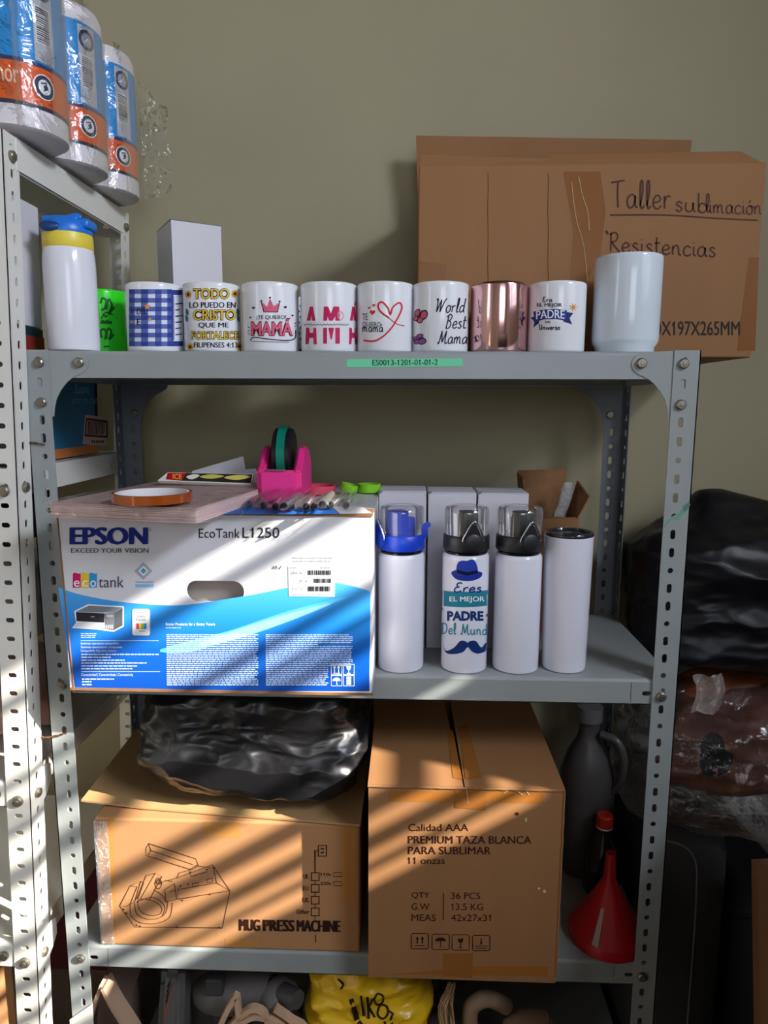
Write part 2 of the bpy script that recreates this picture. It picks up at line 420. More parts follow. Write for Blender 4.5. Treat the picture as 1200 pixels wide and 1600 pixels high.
# ------------------------------------------------------------------ the setting
m_wall = mat('wall_paint', (172, 163, 133), 0.75, var=(3, 0.05), bump=(60, 0.12, 0.002))
m_dado = mat('maroon_dado_paint', (96, 40, 48), 0.6, var=(6, 0.12))
m_room = mat('room_paint', (190, 180, 160), 0.8, var=(2, 0.05))
m_ceil = mat('ceiling_boards', (84, 70, 56), 0.8, var=(4, .15))
m_floor = mat('concrete_floor', (120, 112, 104), 0.7, var=(5, 0.2), bump=(40, 0.2))
m_frame = mat('window_frame_paint', (90, 92, 95), 0.5)
XL, YF, ZC = -1.9, -3.3, 1.62
b = MB(); b.box((XL - .1, WALL, -1.02), (XR + .1, WALL + .1, ZC + .1)); struct(b.build('wall_back', m_wall))
b = MB(); b.box((XL - .1, WALL - .004, ZF - .1), (XR + .1, WALL + .1, -1.02)); struct(b.build('wall_back', m_dado)).name = 'wall_back_dado'
b = MB(); b.box((XL, YF, ZF - .1), (XR, WALL, ZF)); struct(b.build('floor', m_floor))
b = MB(); b.box((XL - .1, YF - .1, ZC), (XR + .1, WALL, ZC + .1)); struct(b.build('ceiling', m_ceil))
# unseen blocks, right and behind the camera, added to darken the lower right corner
b = MB(); b.box((.625, -1.15, ZF), (.75, -.05, -.455)); struct(b.build('shade_blocker_right', mat('dark_brown_paint', (60, 48, 42), .7)))
b = MB(); b.box((.05, -1.40, ZF), (.95, -1.22, -.24)); struct(b.build('shade_blocker_rear', MATS['dark_brown_paint']))
def wall_with_hole(name, ax, pos, th, a0, a1, z0, z1, h0, h1, hz0, hz1):
    b = MB()
    for (p, q, r, s) in ((a0, h0, z0, z1), (h1, a1, z0, z1), (h0, h1, z0, hz0), (h0, h1, hz1, z1)):
        if q - p < 1e-4 or s - r < 1e-4: continue
        if ax == 'x': b.box((pos, p, r), (pos + th, q, s))
        else: b.box((p, pos, r), (q, pos + th, s))
    return struct(b.build(name, m_room))
WY0, WY1, WZ0, WZ1 = -2.25, -0.655, 0.205, 0.908
wall_with_hole('wall_right', 'x', XR, .1, YF, WALL, ZF, .95, WY0, WY1, WZ0, WZ1)
wall_with_hole('wall_right_upper', 'x', XR, .1, YF, WALL, .95, ZC, -2.2, -1.15, .99, 1.45)
wall_with_hole('wall_left', 'x', XL - .1, .1, YF, WALL, ZF, ZC, -2.0, -1.5, 0.0, .9)
wall_with_hole('wall_front', 'y', YF - .1, .1, XL, XR, ZF, ZC, .0, 1.1, -.2, .9)
# barred window: frame, upright mullions and horizontal bars whose shadows stripe the shelves
win = bpy.data.objects.new('window_1', None); COL.objects.link(win); win['kind'] = 'structure'; win.location = (XR, (WY0 + WY1) / 2, WZ0)
ORG[win.name] = Vector(win.location)
b = MB()
b.box((XR + .02, WY0, WZ0), (XR + .06, WY1, WZ0 + .03)); b.box((XR + .02, WY0, WZ1 - .03), (XR + .06, WY1, WZ1))
b.box((XR + .02, WY0, WZ0), (XR + .06, WY0 + .03, WZ1)); b.box((XR + .02, WY1 - .02, WZ0), (XR + .06, WY1, WZ1))
b.build('frame', m_frame, win)
U2Z = lambda u: u + 0.591 * XR
BARS = [(-.185, .024), (-.305, .020), (-.345, .014), (-.376, .026), (-.45, .034), (-.56, .028), (-.632, .030), (-.69, .024), (-.729, .010)]
for u, hgt in BARS:
    b = MB(); b.box((XR + .03, WY0, U2Z(u) - hgt / 2), (XR + .042, WY1, U2Z(u) + hgt / 2)); b.build('bar', m_frame, win)
b = MB(); b.box((XR + .025, -1.62, WZ0), (XR + .05, -1.54, WZ1)); b.build('mullion', m_frame, win)
b = MB(); b.box((XR + .015, -.745, U2Z(-.535)), (XR + .028, WY1, WZ1)); b.build('sun_blocker', m_frame, win)  # added unseen panel that keeps the sun off the blue-lidded bottle

# ------------------------------------------------------------------ slotted steel shelving
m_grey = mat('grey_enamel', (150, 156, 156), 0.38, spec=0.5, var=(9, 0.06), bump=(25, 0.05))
m_grey_shaded = mat('grey_enamel_shaded', (106, 112, 120), 0.42, var=(9, 0.08))  # same enamel darkened: shade put into the colour of the back posts
m_white = mat('white_enamel', (226, 224, 216), 0.42, var=(8, 0.04), bump=(25, 0.04))
m_bolt = mat('zinc_bolt', (150, 145, 132), 0.38, metal=0.85, var=(400, 0.3))
m_slit = mat('dark_seam', (25, 24, 24), 0.9)
def cell(b, mp, w_, h_, hole, t):
    angs = sorted([math.atan2(sy * h_, sx * w_) % (2 * PI) for sx in (1, -1) for sy in (1, -1)] + [PI / 8 * k + .001 for k in range(16)])
    o, q = [], []
    for a in angs:
        c, s = math.cos(a), math.sin(a)
        k = min((w_ / 2) / max(abs(c), 1e-6), (h_ / 2) / max(abs(s), 1e-6)); o.append((c * k, s * k))
        if hole:
            hw, hh = hole; r = min(hw, hh) / 2
            q.append((r * c + (hw / 2 - r) * (1 if c > 0 else -1) * (1 if hw > hh else 0), r * s + (hh / 2 - r) * (1 if s > 0 else -1) * (1 if hh > hw else 0)))
    n = len(angs)
    if hole:
        V = [mp(x, y, 0) for x, y in o] + [mp(x, y, 0) for x, y in q] + [mp(x, y, t) for x, y in o] + [mp(x, y, t) for x, y in q]
        Fs = []
        for i in range(n):
            j = (i + 1) % n; Fs += [(i, j, n + j, n + i), (2 * n + i, 3 * n + i, 3 * n + j, 2 * n + j), (n + i, n + j, 3 * n + j, 3 * n + i), (i, 2 * n + i, 2 * n + j, j)]
        b.add(V, Fs)
    else: b.add([mp(x, y, 0) for x, y in o] + [mp(x, y, t) for x, y in o], [tuple(range(n)), tuple(range(2 * n - 1, n - 1, -1))] + [(i, (i + 1) % n, n + (i + 1) % n, n + i) for i in range(n)])
def post(parent, x, y, z0, z1, sx, sy, m, wd, pitch, first, pat, hole_at, t=0.0016):
    """angle post with its corner at (x, y); flanges run towards sx and sy"""
    b = MB(); n = int((z1 - z0) / pitch)
    zs = [z1 - first - pitch * k for k in range(n)]
    for fl in (0, 1):
        top = z1
        for k, z in enumerate(zs):
            lo = z - pitch / 2; hi = top; zc = (lo + hi) / 2; hgt = hi - lo; top = lo
            if lo < z0: break
            hole = pat(k, fl)
            # the holed strip sits between a plain strip at the fold and one at the free edge
            strips = ((0.0, hole_at - .007, None), (hole_at - .007, hole_at + .007, hole), (hole_at + .007, wd, None))
            for p, q, hl in strips:
                c = (p + q) / 2
                if fl == 0: mp = lambda u, v, d, c=c: Vector((x + sx * (c + u), y + sy * d, zc + v + 0))
                else: mp = lambda u, v, d, c=c: Vector((x + sx * d, y + sy * (c + u), zc + v))
                cell(b, mp, q - p, hgt, hl, t)
        rest = top - z0
        if rest > .001:
            if fl == 0: b.box((min(x, x + sx * wd), min(y, y + sy * t), z0), (max(x, x + sx * wd), max(y, y + sy * t), top))
            else: b.box((min(x, x + sx * t), min(y, y + sy * wd), z0), (max(x, x + sx * t), max(y, y + sy * wd), top))
    return b.build('post', m, parent)
def bolt(parent, p, n, r=0.0068):
    b = MB(); M_ = Matrix.Translation(p) @ Vector(n).to_track_quat('Z', 'Y').to_matrix().to_4x4() @ Matrix.Rotation(random.random() * 3, 4, 'Z')
    b.lathe([(r * 1.05, 0), (r * 1.05, .0012), (r, .0014), (r, .004), (r * .8, .0052), (0.001, .0054)], n=14, M=M_)
    b.lathe([(r * .42, 0.005), (r * .42, .0062), (.0004, .0064)], n=6, M=M_)
    return b.build('bolt', m_bolt, parent, smooth=30)
def tray(parent, x0, x1, y0, y1, zt, m, lip=.038, slots=True, t=.0012, rad=.005):
    """pressed steel shelf: rounded front and back edges, four lips with slots near their ends"""
    b = MB()
    prof = []
    for k in range(5):
        a = PI / 2 * k / 4; prof.append((y0 + rad - rad * math.cos(a), zt - rad + rad * math.sin(a)))
    prof2 = [(y0 + y1 - y, z) for y, z in prof][::-1]
    line = prof + prof2
    V = [(x, y, z) for x in (x0, x1) for y, z in line] ; n = len(line)
    b.add(V, [(i, i + 1, n + i + 1, n + i) for i in range(n - 1)])
    V = [(x, y + (t if y < (y0 + y1) / 2 else -t) * (1 if z < zt - 1e-5 else 0), z - (t if z > zt - rad * .9 else 0)) for x, y, z in V]
    b.add(V, [(i, n + i, n + i + 1, i + 1) for i in range(n - 1)])
    zl = zt - rad; zb = zt - lip
    e = .062
    for side, yy, sg in (('f', y0, 1), ('b', y1, -1)):
        for a, c in ((x0, x0 + e), (x0 + e + .0009, x1 - e - .0009), (x1 - e, x1)):
            holes = []
            if slots and c - a < .1: holes = [pill((x0 + .040) if a == x0 else (x1 - .040), (zl + zb) / 2, .013, .007)]
            b.plate([(a, zb), (c, zb), (c, zl), (a, zl)], holes, lambda u, v, d, yy=yy, sg=sg: Vector((u, yy + sg * d, v)), t)
        b.box((x0, min(yy, yy + sg * .012), zb), (x1, max(yy, yy + sg * .012), zb + t))
    for xx, sg in ((x0, 1), (x1, -1)):
        b.plate([(y0 + .002, zb), (y1 - .002, zb), (y1 - .002, zt - t), (y0 + .002, zt - t)], [pill(y0 + .05, (zl + zb) / 2, .013, .007), pill(y1 - .05, (zl + zb) / 2, .013, .007)] if slots else [], lambda u, v, d, xx=xx, sg=sg: Vector((xx + sg * d, u, v)), t)
    return b.build('shelf', m, parent, smooth=35)
def gusset(parent, x, y, sgn, zt, m, t, s=1.0):
    """corner plate with a rounded tab and a concave lower edge; sgn = direction along the shelf"""
    P = [(.0, .0), (.038, .0), (.076, -.002)]
    tab = [(.083, -.006), (.0875, -.0125), (.0880, -.019), (.0855, -.025), (.0785, -.0305)]
    curve = [(.066, -.036), (.056, -.044), (.0475, -.054), (.0405, -.066), (.037, -.078), (.0355, -.09)]
    P = P + tab + curve + [(.0, -.09)]
    b = MB(); b.plate([(x + sgn * u * s, zt + v * s) for u, v in P], [], lambda u, v, d: Vector((u, y + d, v)), t)
    return b.build('corner_plate', m, parent)

grey = thing('shelving_unit', 'grey slotted steel shelving unit with mugs, bottles and boxes on its shelves', 'shelves', (0, 0, ZF))
H = .46
gp = lambda k, fl: (None if False else ((.0078, .0078) if k % 3 == 2 else (.0072, .0135)))
for sx, yy, sy in ((1, 0, 1), (-1, 0, 1), (1, D, -1), (-1, D, -1)):
    post(grey, -sx * H, yy, ZF, 0.0, sx, sy, m_grey if sy > 0 else m_grey_shaded, .035, .02563, .0185, gp, .021)
T = .0016
def shelf_slots(zt): return tray(grey, -H + .0017, H - .0017, T + .0018, D - T - .0018, zt, m_grey)
for zt in (-.0012, ZM, ZB, ZL): shelf_slots(zt)
for sg in (1, -1):
    gusset(grey, -sg * H + sg * .0018, T + .0001, sg, -.0008, m_grey, .0015)
    gusset(grey, -sg * H + sg * .0018, D - T - .0017, sg, -.02, m_grey_shaded, .0015)
    for (u, z) in ((.0225, -.0175), (.0225, -.0715), (.0775, -.017)):
        bolt(grey, (-sg * H + sg * u, 0 if u < .05 else T, z), (0, -1, 0))
    bolt(grey, (-sg * H + sg * .0225, 0, ZM - .024), (0, -1, 0)); bolt(grey, (-sg * H + sg * .0225, 0, ZB - .02), (0, -1, 0))
    bolt(grey, (-sg * H + sg * .026, D - T - .0017, -.09), (0, -1, 0))
    bolt(grey, (-sg * H + sg * .052, D - T - .004, ZM - .06), (0, -1, 0))
# brackets of the middle shelf at the back posts
for sg in (1, -1): gusset(grey, -sg * H + sg * .0018, D - T - .0017, sg, ZM - .039, m_grey_shaded, .0015, .8)
# splice of the left front post near the bottom of the view
b = MB(); p0 = on('y', -.0006, 110, 1592); p1 = on('y', -.0006, 146, 1568)
b.hexa([Vector((-.462, -.0025, p0.z - .2)), Vector((-.424, -.0025, p0.z - .2)), Vector((-.424, -.0004, p0.z - .2)), Vector((-.462, -.0004, p0.z - .2)),
        Vector((-.462, -.0025, p0.z)), Vector((-.424, -.0025, p1.z)), Vector((-.424, -.0004, p1.z)), Vector((-.462, -.0004, p0.z))])
b.build('splice_plate', m_white, grey)
# green label strip
S0 = plane_surf((0, T + .0018, 0), (0, -1, 0))
pr = Print(); pr.poly([(541.5, 561.5), (723, 559.5), (723, 572.5), (541.5, 574)], (118, 214, 168)).text('ES0013-1201-01-01-2', 582, 684, 562, 571, (40, 70, 60), 1, bold=.02, dy=-.6)
pr.build('label_strip', grey, S0, off=.0006)
# green paint smear on the right post
pr = Print(); pr.poly(spline([(1035, 826), (1044, 812), (1052, 806), (1062, 800), (1075, 786), (1078, 790), (1068, 803), (1060, 812), (1050, 812), (1040, 822)], 4, True), (112, 160, 140)).poly([(1066, 792), (1077, 784), (1077, 794), (1069, 800)], (90, 130, 118), 1)
pr.build('paint_smear', grey, plane_surf((0, 0, 0), (0, -1, 0)), rough=.5, off=.0002)

# white unit at the left; leans a little
white = thing('shelving_unit', 'white slotted steel shelving unit at the left edge holding the roll pack', 'shelves', (-.444, .0, .268))
wx0, wx1, wy0, wy1 = -1.34, -.444, -.038, .365
wp = lambda k, fl: (.0125, .0072) if fl == 0 else (.0072, .0120)
for x, sx in ((wx1, -1), (wx0, 1)):
    for y, sy in ((wy0, 1), (wy1, -1)):
        post(white, x, y, ZF, .270, sx, sy, m_white, .036, .02715, .021, wp, .019)
for zt in (.268, -.164, -.622, -.888): tray(white, wx0 + .03, wx1 - (.002 if zt > 0 else .018), wy0 + .002, wy1 - .002, zt, m_white, lip=.04)
b = MB(); b.box((wx1 - .0005, wy0 + .03, .230), (wx1 + .001, wy1 - .03, .270)); b.build('side_rail', m_white, white)
for zt in (-.622, -.888):   # bent end tabs of the lower shelves beside the front post
    b = MB(); b.plate([(.036, -.052), (.05, -.044), (.064, -.03), (.064, -.002), (.05, .004), (.03, .004), (.03, -.052)], [], lambda u, v, d, zt=zt: Vector((wx1 - .004 + d, wy0 + u, zt + v)), .0016)
    b.build('end_tab', m_white, white)
for y_, z_ in ((wy0 + .018, .243), (wy1 - .018, .243)): bolt(white, (wx1, y_, z_), (1, 0, 0))
for zt in (-.164, -.622, -.888):
    bolt(white, (wx1 - .019, wy0, zt - .028), (0, -1, 0), .008); bolt(white, (wx1, wy0 + .018, zt - .024), (1, 0, 0), .007)
    bolt(white, (wx1 - .052, wy0 + .0015, zt - .02), (0, -1, 0), .007)
LEAN = math.radians(2.0)
white.rotation_euler = (0, LEAN, 0)
WM = Matrix.Translation((-.444, .0, .268)) @ Matrix.Rotation(LEAN, 4, 'Y') @ Matrix.Translation((.444, -.0, -.268))

# ------------------------------------------------------------------ mugs on the top shelf
m_ceramic = mat('white_glazed_ceramic', (232, 233, 238), 0.12, spec=0.6)
m_card = mat('brown_cardboard', (152, 107, 66), 0.75, var=(14, 0.06), bump=(260, 0.10, 0.001), stretch=(1, 1, .04))
m_card_in = mat('brown_cardboard_edge', (140, 98, 60), 0.8, var=(60, 0.15))
m_tape = mat('brown_packing_tape', (158, 106, 58), 0.28, var=(12, 0.08))
m_wcard = mat('white_cardboard', (214, 211, 218), 0.6, var=(8, 0.03), bump=(300, 0.06, 0.001), stretch=(1, 1, .05))
MR, MH, MY = .0405, .0955, .072
def mug_x(px): return on('y', MY, px, 500).x
def mug_shape(t, m, R=MR, Hh=MH, handle=True, chamfer=0.0, m_in=None):
    b = MB(); w_ = .0035
    if chamfer: low = [(R - .016, 0), (R - .007, .0), (R - .0055, .002), (R - .0055, .008), (R - .001, .015), (R, .019)]
    else: low = [(R - .008, 0), (R - .0035, .0), (R - .001, .0015), (R, .004)]
    prof = [(.0005, .001)] + low + [(R, Hh - .004), (R - .0003, Hh - .0012), (R - .0016, Hh), (R - .0030, Hh - .0012), (R - w_, Hh - .005), (R - w_, .012), (R - .009, .007), (.0005, .006)]
    b.lathe(prof, t.location, n=64); b.build('body', m, t, smooth=50)
    if handle:
        b = MB(); c = Vector(t.location)
        pts = [(0, R - .002, .078), (0, R + .014, .079), (0, R + .025, .070), (0, R + .029, .052), (0, R + .026, .034), (0, R + .016, .022), (0, R - .002, .019)]
        b.tube([c + Vector(p) for p in spline(pts, 5)], .0052, n=10); b.build('handle', m, t, smooth=60)
def mug(px, label, m=m_ceramic):
    x = mug_x(px); t = thing('mug', label, 'mug', (x, MY, 0.0), GRP); mug_shape(t, m); return t, cyl_surf(x, MY, MR)
GRP = 'mugs in a row on the top shelf'
# 1 green
m_green = mat('neon_green_glaze', (52, 226, 40), 0.18)
gx = on('y', .128, 158, 500).x; t = thing('mug', 'bright neon green mug half hidden behind the white flask', 'mug', (gx, .128, 0), GRP); mug_shape(t, m_green); s = cyl_surf(gx, .128, MR)
DG = (20, 92, 34)
pr = Print()
pr.curve([(157, 474), (160, 466), (166, 470), (163, 482), (158, 484)], 3, DG).curve([(166, 484), (170, 468), (175, 478), (171, 488), (179, 480)], 3.2, DG)
pr.curve([(158, 498), (163, 490), (170, 488), (176, 492)], 2, DG).ell(165, 494, 3, 2, DG).ell(171, 490, 3, 2, DG)
pr.rect(157, 502, 175, 506, DG).curve([(158, 500), (164, 502), (170, 500)], 2, DG)
pr.curve([(159, 528), (157, 518), (162, 514), (166, 520), (164, 530)], 3.2, DG).curve([(166, 530), (168, 514), (174, 518), (171, 530), (178, 522)], 3.2, DG)
pr.line([(162, 542), (171, 541)], 2.2, DG)
pr.build('print', t, s, cut=6)
# 2 gingham
t, s = mug(243, 'white mug printed with blue gingham checks and small orange stars')
pr = Print(); B1, B2 = (86, 104, 176), (48, 66, 140)
pr.raw([(201 + 6 * i, y) for i in range(13) for y in (452, 541)], [(2 * i, 2 * i + 2, 2 * i + 3, 2 * i + 1) for i in range(12)], (222, 226, 240), 0)
xs = [202, 211, 221, 232, 243, 253, 262, 269]
for i in range(7):
    if i % 2 == 0: pr.rect(xs[i] - .6, 452, xs[i + 1] - .6, 541, B1, 1)
for k in range(7):
    y = 452 + k * 13.6
    for i in range(7):
        pr.rect(xs[i] - .6, y, xs[i + 1] - .6, min(y + 7.2, 541), B2 if i % 2 == 0 else B1, 2)
pr.rect(268, 453, 286, 541, B2, 1).rect(271, 461, 286, 533, (230, 232, 242), 3).frame(272, 463, 286.5, 531, .7, B2, 4)
for k, wd_ in enumerate((11, 7, 12, 10, 8, 11)): pr.line([(274, 475 + k * 9.6), (274 + wd_, 474 + k * 9.6)], 2.0, (40, 44, 80), 4)
pr.star(230, 479, 6, (226, 150, 90), 4).star(234, 499, 3.6, (226, 150, 90), 4).star(206, 503, 2.8, (226, 150, 90), 4)
pr.text('DEL', 214, 229, 482, 491, (26, 28, 56), 4, bold=.02).text('E', 214, 219, 498, 508, (26, 28, 56), 4, bold=.03).text('A', 204, 207, 482, 491, (26, 28, 56), 4, bold=.02)
pr.build('print', t, s, cut=5)
# 3 TODO LO PUEDO
t, s = mug(332, 'white mug with yellow and black Cristo lettering and sunflowers')
pr = Print(); Y1 = (224, 186, 62)
def outlined(s_, x0, x1, y0, y1, col, edge=BLK, layer=0, **k):
    pr.text(s_, x0 - .9, x1 + .9, y0 - .9, y1 + .9, edge, layer, bold=.075, **k); pr.text(s_, x0, x1, y0, y1, col, layer + 2, bold=.03, **k)
outlined('TODO', 302, 358, 451, 467, Y1); pr.text('LO PUEDO EN', 296, 368, 472, 481, BLK, 1, bold=.035)
outlined('CRISTO', 302, 368, 484, 500, Y1); pr.text('QUE ME', 310, 357, 504, 513, BLK, 1, bold=.035)
outlined('FORTALECE', 299, 373, 518, 530, Y1); pr.text('FILIPENSES 4:13', 303, 371, 535, 543, BLK, 1, bold=.03)
for (x, y) in ((294, 460), (367, 459), (297, 542), (374, 541)):
    for k in range(8): pr.ell(x + 3.4 * math.cos(k * PI / 4), y + 4 * math.sin(k * PI / 4), 1.8, 2, (224, 160, 40), 1, 8)
    pr.ell(x, y, 2.2, 2.6, (50, 34, 20), 2)
for (x, y, a) in ((292, 488, 1), (291.5, 498, 1), (372, 488, -1), (372.5, 498, -1)): pr.poly(spline([(x - 2, y - 6), (x + 2.2, y - 2), (x + 1.4, y + 5), (x - 2, y + 2)], 4, True), (60, 120, 120), 1)
pr.build('print', t, s, cut=6)
# 4 crown MAMA
t, s = mug(423, 'white mug with a pink crown over pink bubble lettering')
pr = Print(); PK = (222, 96, 128)
crown = [(413, 487), (409, 472), (418, 480), (422, 467), (427, 479), (436, 473), (433, 487)]
pr.poly([(423 + (x - 423) * 1.12, 478 + (y - 478) * 1.12) for x, y in crown], BLK, 0).poly(crown, PK, 2)
for x, y in ((408.5, 470.5), (422, 465), (437, 471)): pr.ell(x, y, 1.5, 1.6, BLK, 2, 10)
pr.text('¡TE QUIERO!', 401, 447, 492.5, 500, (40, 40, 60), 1, bold=.02)
def bubble(s_, x0, x1, y0, y1): pr.text(s_, x0 - 1.2, x1 + 1.2, y0 - 1.2, y1 + 1.2, (70, 20, 40), 0, bold=.065); pr.text(s_, x0, x1, y0, y1, PK, 2, bold=.049)
bubble('MAMÁ', 393, 457, 498, 524)
pr.curve([(391, 532), (397, 527), (420, 530), (450, 532), (461, 528), (462, 516)], 1.6, (50, 40, 56), 1).curve([(392, 533), (420, 534), (452, 535)], .8, (50, 40, 56), 1)
for x, y, q in ((396, 481, 5), (446, 480, 5), (391, 496, 3.5), (457, 493, 4)): pr.heart(x, y, q, BLK, 1)
for y in (512, 517, 522): pr.line([(387, y - 1), (390, y)], 1.1, BLK, 1)
for y in (506, 511): pr.line([(460, y), (463, y - 2)], 1.1, BLK, 1)
pr.build('print', t, s, cut=6)
# 5 AMA
t, s = mug(514, 'white mug with huge split crimson capital letters and a thin line of script')
pr = Print(); CR = (196, 32, 88)
def half(P, top): return [(x, y) for x, y in P]
for x0, wd_ in ((478, 16), (505, 26), (546, 12)):
    if wd_ == 26:
        pr.poly([(x0 + 1, 479), (x0 + 8, 479), (x0 + 12, 490), (x0 + 16, 479), (x0 + 26 - 1, 479), (x0 + 26, 501), (x0 + 19, 501), (x0 + 19, 494), (x0 + 15, 501), (x0 + 9, 501), (x0 + 7, 494), (x0 + 6, 501), (x0, 501)], CR)
        pr.poly([(x0, 512), (x0 + 6, 512), (x0 + 6, 537), (x0, 537)], CR).poly([(x0 + 8, 512), (x0 + 17, 512), (x0 + 13.5, 530), (x0 + 11.5, 530)], CR).poly([(x0 + 19, 512), (x0 + 26, 512), (x0 + 26, 537), (x0 + 19, 537)], CR)
    else:
        k = wd_ / 16
        pr.poly([(x0 + 6 * k, 479), (x0 + 11 * k, 479), (x0 + 15 * k, 501), (x0 + 9.5 * k, 501), (x0 + 8.5 * k, 492), (x0 + 7 * k, 501), (x0 + 1 * k, 501)], CR)
        pr.poly([(x0 + 0, 512), (x0 + 5 * k, 512), (x0 + 6 * k, 520), (x0 + 11 * k, 520), (x0 + 12 * k, 512), (x0 + 16 * k, 512), (x0 + 17 * k, 538), (x0 + 12 * k, 538), (x0 + 11.5 * k, 528), (x0 + 5.5 * k, 528), (x0 + 4 * k, 538), (x0 - 1 * k, 538)], CR)
pr.poly([(553, 476), (556, 470), (558, 474), (555, 478)], CR)
x = 476
pr.curve([(475 + i * 2.6, 507 + (1.7 if i % 2 else -1.4) * random.uniform(.5, 1)) for i in range(28)], .8, (40, 36, 60), 1, k=3)
pr.curve([(534, 489), (531, 486), (528, 492), (532, 500), (537, 494), (534, 487)], 1.4, (236, 150, 180), 2)
pr.build('print', t, s, cut=5)
# 6 heart
t, s = mug(602, 'white mug with a red outlined heart and te quiero mamá lettering')
pr = Print(); RD = (208, 38, 50)
pr.curve([(608, 497), (594, 486), (591, 476), (597, 472), (606, 481), (610, 491), (614, 480), (624, 473), (628, 480), (624, 492), (612, 512), (598, 526), (584, 533), (568, 532)], [2.6] * 70, RD, 1)
pr.curve([(608, 497), (620, 506), (632, 509)], 1.2, RD, 1)
pr.heart(582, 488, 9, RD, 1).heart(577, 481, 4.5, RD, 1).heart(584, 477, 5.2, RD, 1)
pr.hand('TE', 567, 574, 490, 500, 1.5, BLK, 1) if 0 else pr.text('TE', 566, 574.5, 490, 500, BLK, 1)
pr.text('QUIERO', 566, 595, 503, 512, BLK, 1).hand('mamá', 566, 599, 504, 518.5, 1.3, BLK, 1)
pr.build('print', t, s, cut=6)
# 7 World's Best Mama
t, s = mug(688, 'white mug with black script lettering and pink butterflies')
pr = Print(); INK = (40, 30, 58)
pr.hand('World', 682, 728, 466, 488, 1.7, INK, 1, slant=.25).hand('Best', 696, 729, 491, 513, 1.7, INK, 1, slant=.25).hand('Mama', 684, 730, 516, 537, 1.7, INK, 1, slant=.25)
def butterfly(cx, cy, q, c1, a):
    for (dx, dy, rx, ry) in ((.5, -.45, .55, .75), (.35, .45, .42, .5), (-.45, -.3, .4, .62), (-.3, .5, .32, .42)):
        P = [(dx + rx * math.cos(k * PI / 6), dy + ry * math.sin(k * PI / 6)) for k in range(12)]
        for sc_, col, ly in ((1.0, (34, 26, 44), 1), (.74, c1, 2)):
            pr.poly([(cx + q * ((dx + (x - dx) * sc_) * math.cos(a) - (dy + (y - dy) * sc_) * math.sin(a)), cy + q * ((dx + (x - dx) * sc_) * math.sin(a) + (dy + (y - dy) * sc_) * math.cos(a))) for x, y in P], col, ly)
    pr.line([(cx - q * .9 * math.sin(-a), cy - q * .9 * math.cos(a)), (cx + q * .9 * math.sin(-a), cy + q * .9 * math.cos(a))], 1.4, (30, 22, 40), 3)
butterfly(655, 494, 11, (214, 92, 118), .45); butterfly(654, 530, 9.5, (150, 84, 150), 1.3)
pr.build('print', t, s, cut=6)
# 8 rose gold
m_rose = mat('rose_gold_chrome', (232, 186, 186), 0.13, metal=1.0)
t, s = mug(779, 'plain shiny metallic rose gold mug', m_rose)
# 9 padre
t, s = mug(869, 'white mug with a blue Padre ribbon banner in front of the big carton')
pr = Print(); NB = (36, 60, 148); NK = (24, 26, 50)
pr.hand('Era', 848, 863, 464, 471.5, 1.3, NK, 1).text('EL MEJOR', 839, 878, 473.5, 481, NK, 1, bold=.03)
pr.poly([(829, 496), (842, 493), (842, 505), (833, 512), (835, 503)], (22, 40, 110), 0).poly([(882, 487), (896, 489), (890, 497), (894, 507), (880, 502)], (22, 40, 110), 0)
pr.poly([(833, 487), (850, 483.5), (870, 482.5), (886, 485), (884, 501), (868, 498), (850, 499), (836, 503)], NB, 2)
pr.text('PADRE', 838, 882, 486, 499, WHT, 3, bold=.03, dy=-1, arc=1.5).text('DEL', 852, 861, 501.5, 505, NK, 1, bold=.03).hand('Universo', 842, 875, 507, 515, 1.3, NK, 1)
OR = (226, 154, 52)
for a in range(7): pr.line([(896 + 2.5 * math.cos(a * .9), 480 + 2.5 * math.sin(a * .9)), (896 + 6 * math.cos(a * .9), 480 + 6 * math.sin(a * .9))], 1.3, OR, 1)
pr.ell(896, 480, 2.4, 2.6, OR, 1)
pr.build('print', t, s, cut=6)
# 10 tall plain mug
xt = on('y', .08, 977, 500).x
t = thing('tall_mug', 'tall plain white mug with a narrowed foot at the right end of the row', 'mug', (xt, .078, 0)); mug_shape(t, mat('pale_glazed_ceramic', (214, 224, 232), 0.1, spec=.6), R=.0462, Hh=.133, chamfer=1)
# dotted mug behind
xb = on('y', .2, 470, 500).x
t = thing('mug', 'white mug with black dots hidden behind the row of mugs', 'mug', (xb, .215, 0)); mug_shape(t, m_ceramic); s = cyl_surf(xb, .215, MR)
pr = Print()
for i in range(11):
    for j in range(9): pr.ell(438 + i * 6.4 + (3.2 if j % 2 else 0), 478 + j * 8.6, 1.7, 2, BLK, 1, 8)
pr.build('print', t, s)

# ------------------------------------------------------------------ flask with blue and yellow lid
fx = on('y', .047, 112.5, 480).x; fy = .047
t = thing('flask', 'white flask with a yellow collar and blue flip lid, left end of top shelf', 'flask', (fx, fy, 0))
b = MB(); b.lathe([(.002, 0), (.031, 0), (.0342, .002), (.0352, .006), (.0352, .118), (.0346, .130), (.0335, .138), (.0325, .1415), (.002, .1415)], t.location, n=56); b.build('body', mat('glossy_white_steel', (228, 228, 236), 0.14, spec=.6), t, smooth=40)
b = MB(); b.lathe([(.002, .139), (.0325, .139), (.0336, .141), (.0336, .154), (.0330, .1605), (.030, .162), (.002, .162)], t.location, n=56); b.build('collar', mat('yellow_plastic', (232, 208, 70), 0.4), t, smooth=40)
m_blue = mat('blue_plastic', (32, 116, 214), 0.35)
M_ = Matrix.Translation((fx, fy, 0))
b = MB(); b.lathe([(.002, .160), (.0332, .160), (.0338, .163), (.0328, .171), (.030, .176), (.027, .178), (.002, .178)], t.location, n=56)
